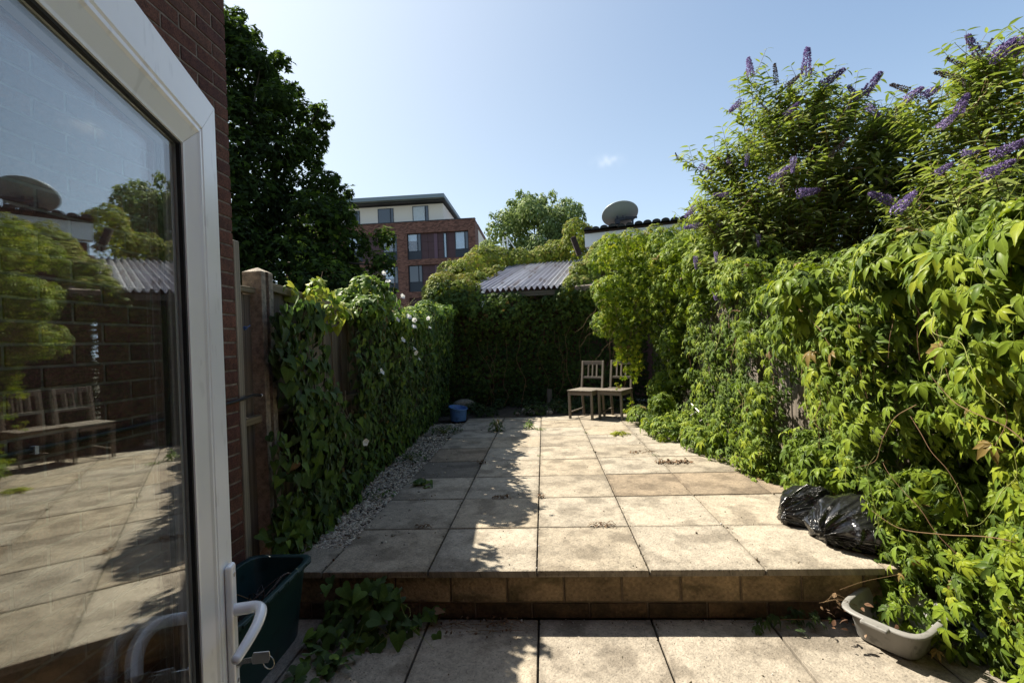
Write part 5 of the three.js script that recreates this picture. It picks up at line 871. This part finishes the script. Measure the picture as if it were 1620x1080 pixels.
function litter(label, x, f, r, n, size, y = UPY, mats = [M.stem, M.redStem]) {
  const o = thing('fallen_twig', label, 'twig', V(x, y, f)), L = [];
  for (let i = 0; i < 8; i++) { const a = rr(-r, r), b = rr(-r * 0.3, r * 0.3); part('stalk', tube([new THREE.Vector3(a - r * 0.4, 0.006, b), new THREE.Vector3(a, rr(0.01, 0.03), b + rr(-0.02, 0.02)), new THREE.Vector3(a + r * 0.4, 0.006, b + rr(-0.02, 0.02))], 0.0016, 8, 4), pick(mats), o); }
  for (let i = 0; i < n; i++) leafAt(L, V(x + rr(-r, r) * 1.1, y + rr(0.004, 0.03), f + rr(-r, r) * 0.35), UP, size, rr(0, 1), { tj: 2, jit: 1 });
  addFoliage(o, L, [LEAF.oval[0]], SET.dead, 60);
}
litter('dried flower twig lying on the sunlit slab in the second row', 0.345, 3.17, 0.075, 50, 0.014);
litter('reddish dead creeper scraps where the paving meets the right foliage', 1.22, 4.72, 0.14, 120, 0.03);
litter('brown withered bits in the joint of the shaded left slabs', -0.86, 3.17, 0.05, 30, 0.014);
litter('dry stalk with withered leaves across the slab before the right foliage', 1.0, 5.15, 0.13, 30, 0.02);
litter('scraps of dead leaf on the joint at the edge of the shadow', -0.07, 3.76, 0.03, 18, 0.016);
litter('withered sprig in the shaded joint of the second slab column', -0.38, 3.75, 0.06, 26, 0.02);
litter('dead leaves heaped along the foot of the step wall', -0.4, 2.5, 0.22, 120, 0.016, 0.003);
{ // low leaves in the shade of the step, right
  const o = thing('creeper_shoots', 'dark creeper shoots on the ground in the shade of the step by the bowl', 'climber', V(1.2, 0, 2.5)), L = []; for (let i = 0; i < 26; i++) leafAt(L, V(rr(1.02, 1.4), rr(0.015, 0.09), rr(2.42, 2.56)), new THREE.Vector3(0, 0.7, 0.7), 0.045, 0.25, { tj: 1 });
  part('stem', tube([new THREE.Vector3(-0.2, 0.02, -0.02), new THREE.Vector3(0, 0.05, 0), new THREE.Vector3(0.25, 0.03, -0.02)], 0.002, 10, 4), M.redStem, o); addFoliage(o, L, LEAF.palm, SET.old, 60);
}
{
  const g = mergeVertices((() => { const q = new THREE.IcosahedronGeometry(1, 0); q.deleteAttribute('normal'); q.deleteAttribute('uv'); return q; })()).toNonIndexed(); g.computeVertexNormals();
  const N = 900, im = new THREE.InstancedMesh(g, std({ roughness: 0.95 }), N), m = new THREE.Matrix4(), e = new THREE.Euler(), q = new THREE.Quaternion(), c = new THREE.Color();
  for (let i = 0; i < N; i++) {
    const low = i < 260, j = R() < 0.55, f = low ? (R() < 0.6 ? 2.58 - rr(0, 0.12) * R() : rr(1.9, 2.55)) : EDGE + 0.03 + Math.pow(R(), 1.4) * 4.9, x = j && !low ? J0 + PITCH * Math.floor(rr(-2, 3)) + rr(-0.012, 0.012) : rr(-1.1, 1.7), s = rr(0.0012, 0.0042) * (R() < 0.06 ? 2.2 : 1);
    e.set(rr(0, 3), rr(0, 6), rr(0, 3)); q.setFromEuler(e); m.compose(V(x, (low ? 0.001 : UPY + 0.001) + s * 0.3, f), q, new THREE.Vector3(s * rr(0.7, 1.8), s * 0.6, s)); im.setMatrixAt(i, m); const k = R(); im.setColorAt(i, k < 0.75 ? c.setRGB(0.05 + 0.05 * R(), 0.035 + 0.03 * R(), 0.022) : c.setRGB(0.5, 0.48, 0.45));
  }
  im.name = 'crumbs'; im.userData = { kind: 'stuff', label: 'scattered crumbs of soil and pebbles on the paving slabs', category: 'crumbs' }; im.castShadow = im.receiveShadow = true; scene.add(im);
}
scene.traverse((o) => { if (o.isMesh) { o.castShadow = true; o.receiveShadow = true; } });
renderer.render(scene, camera);
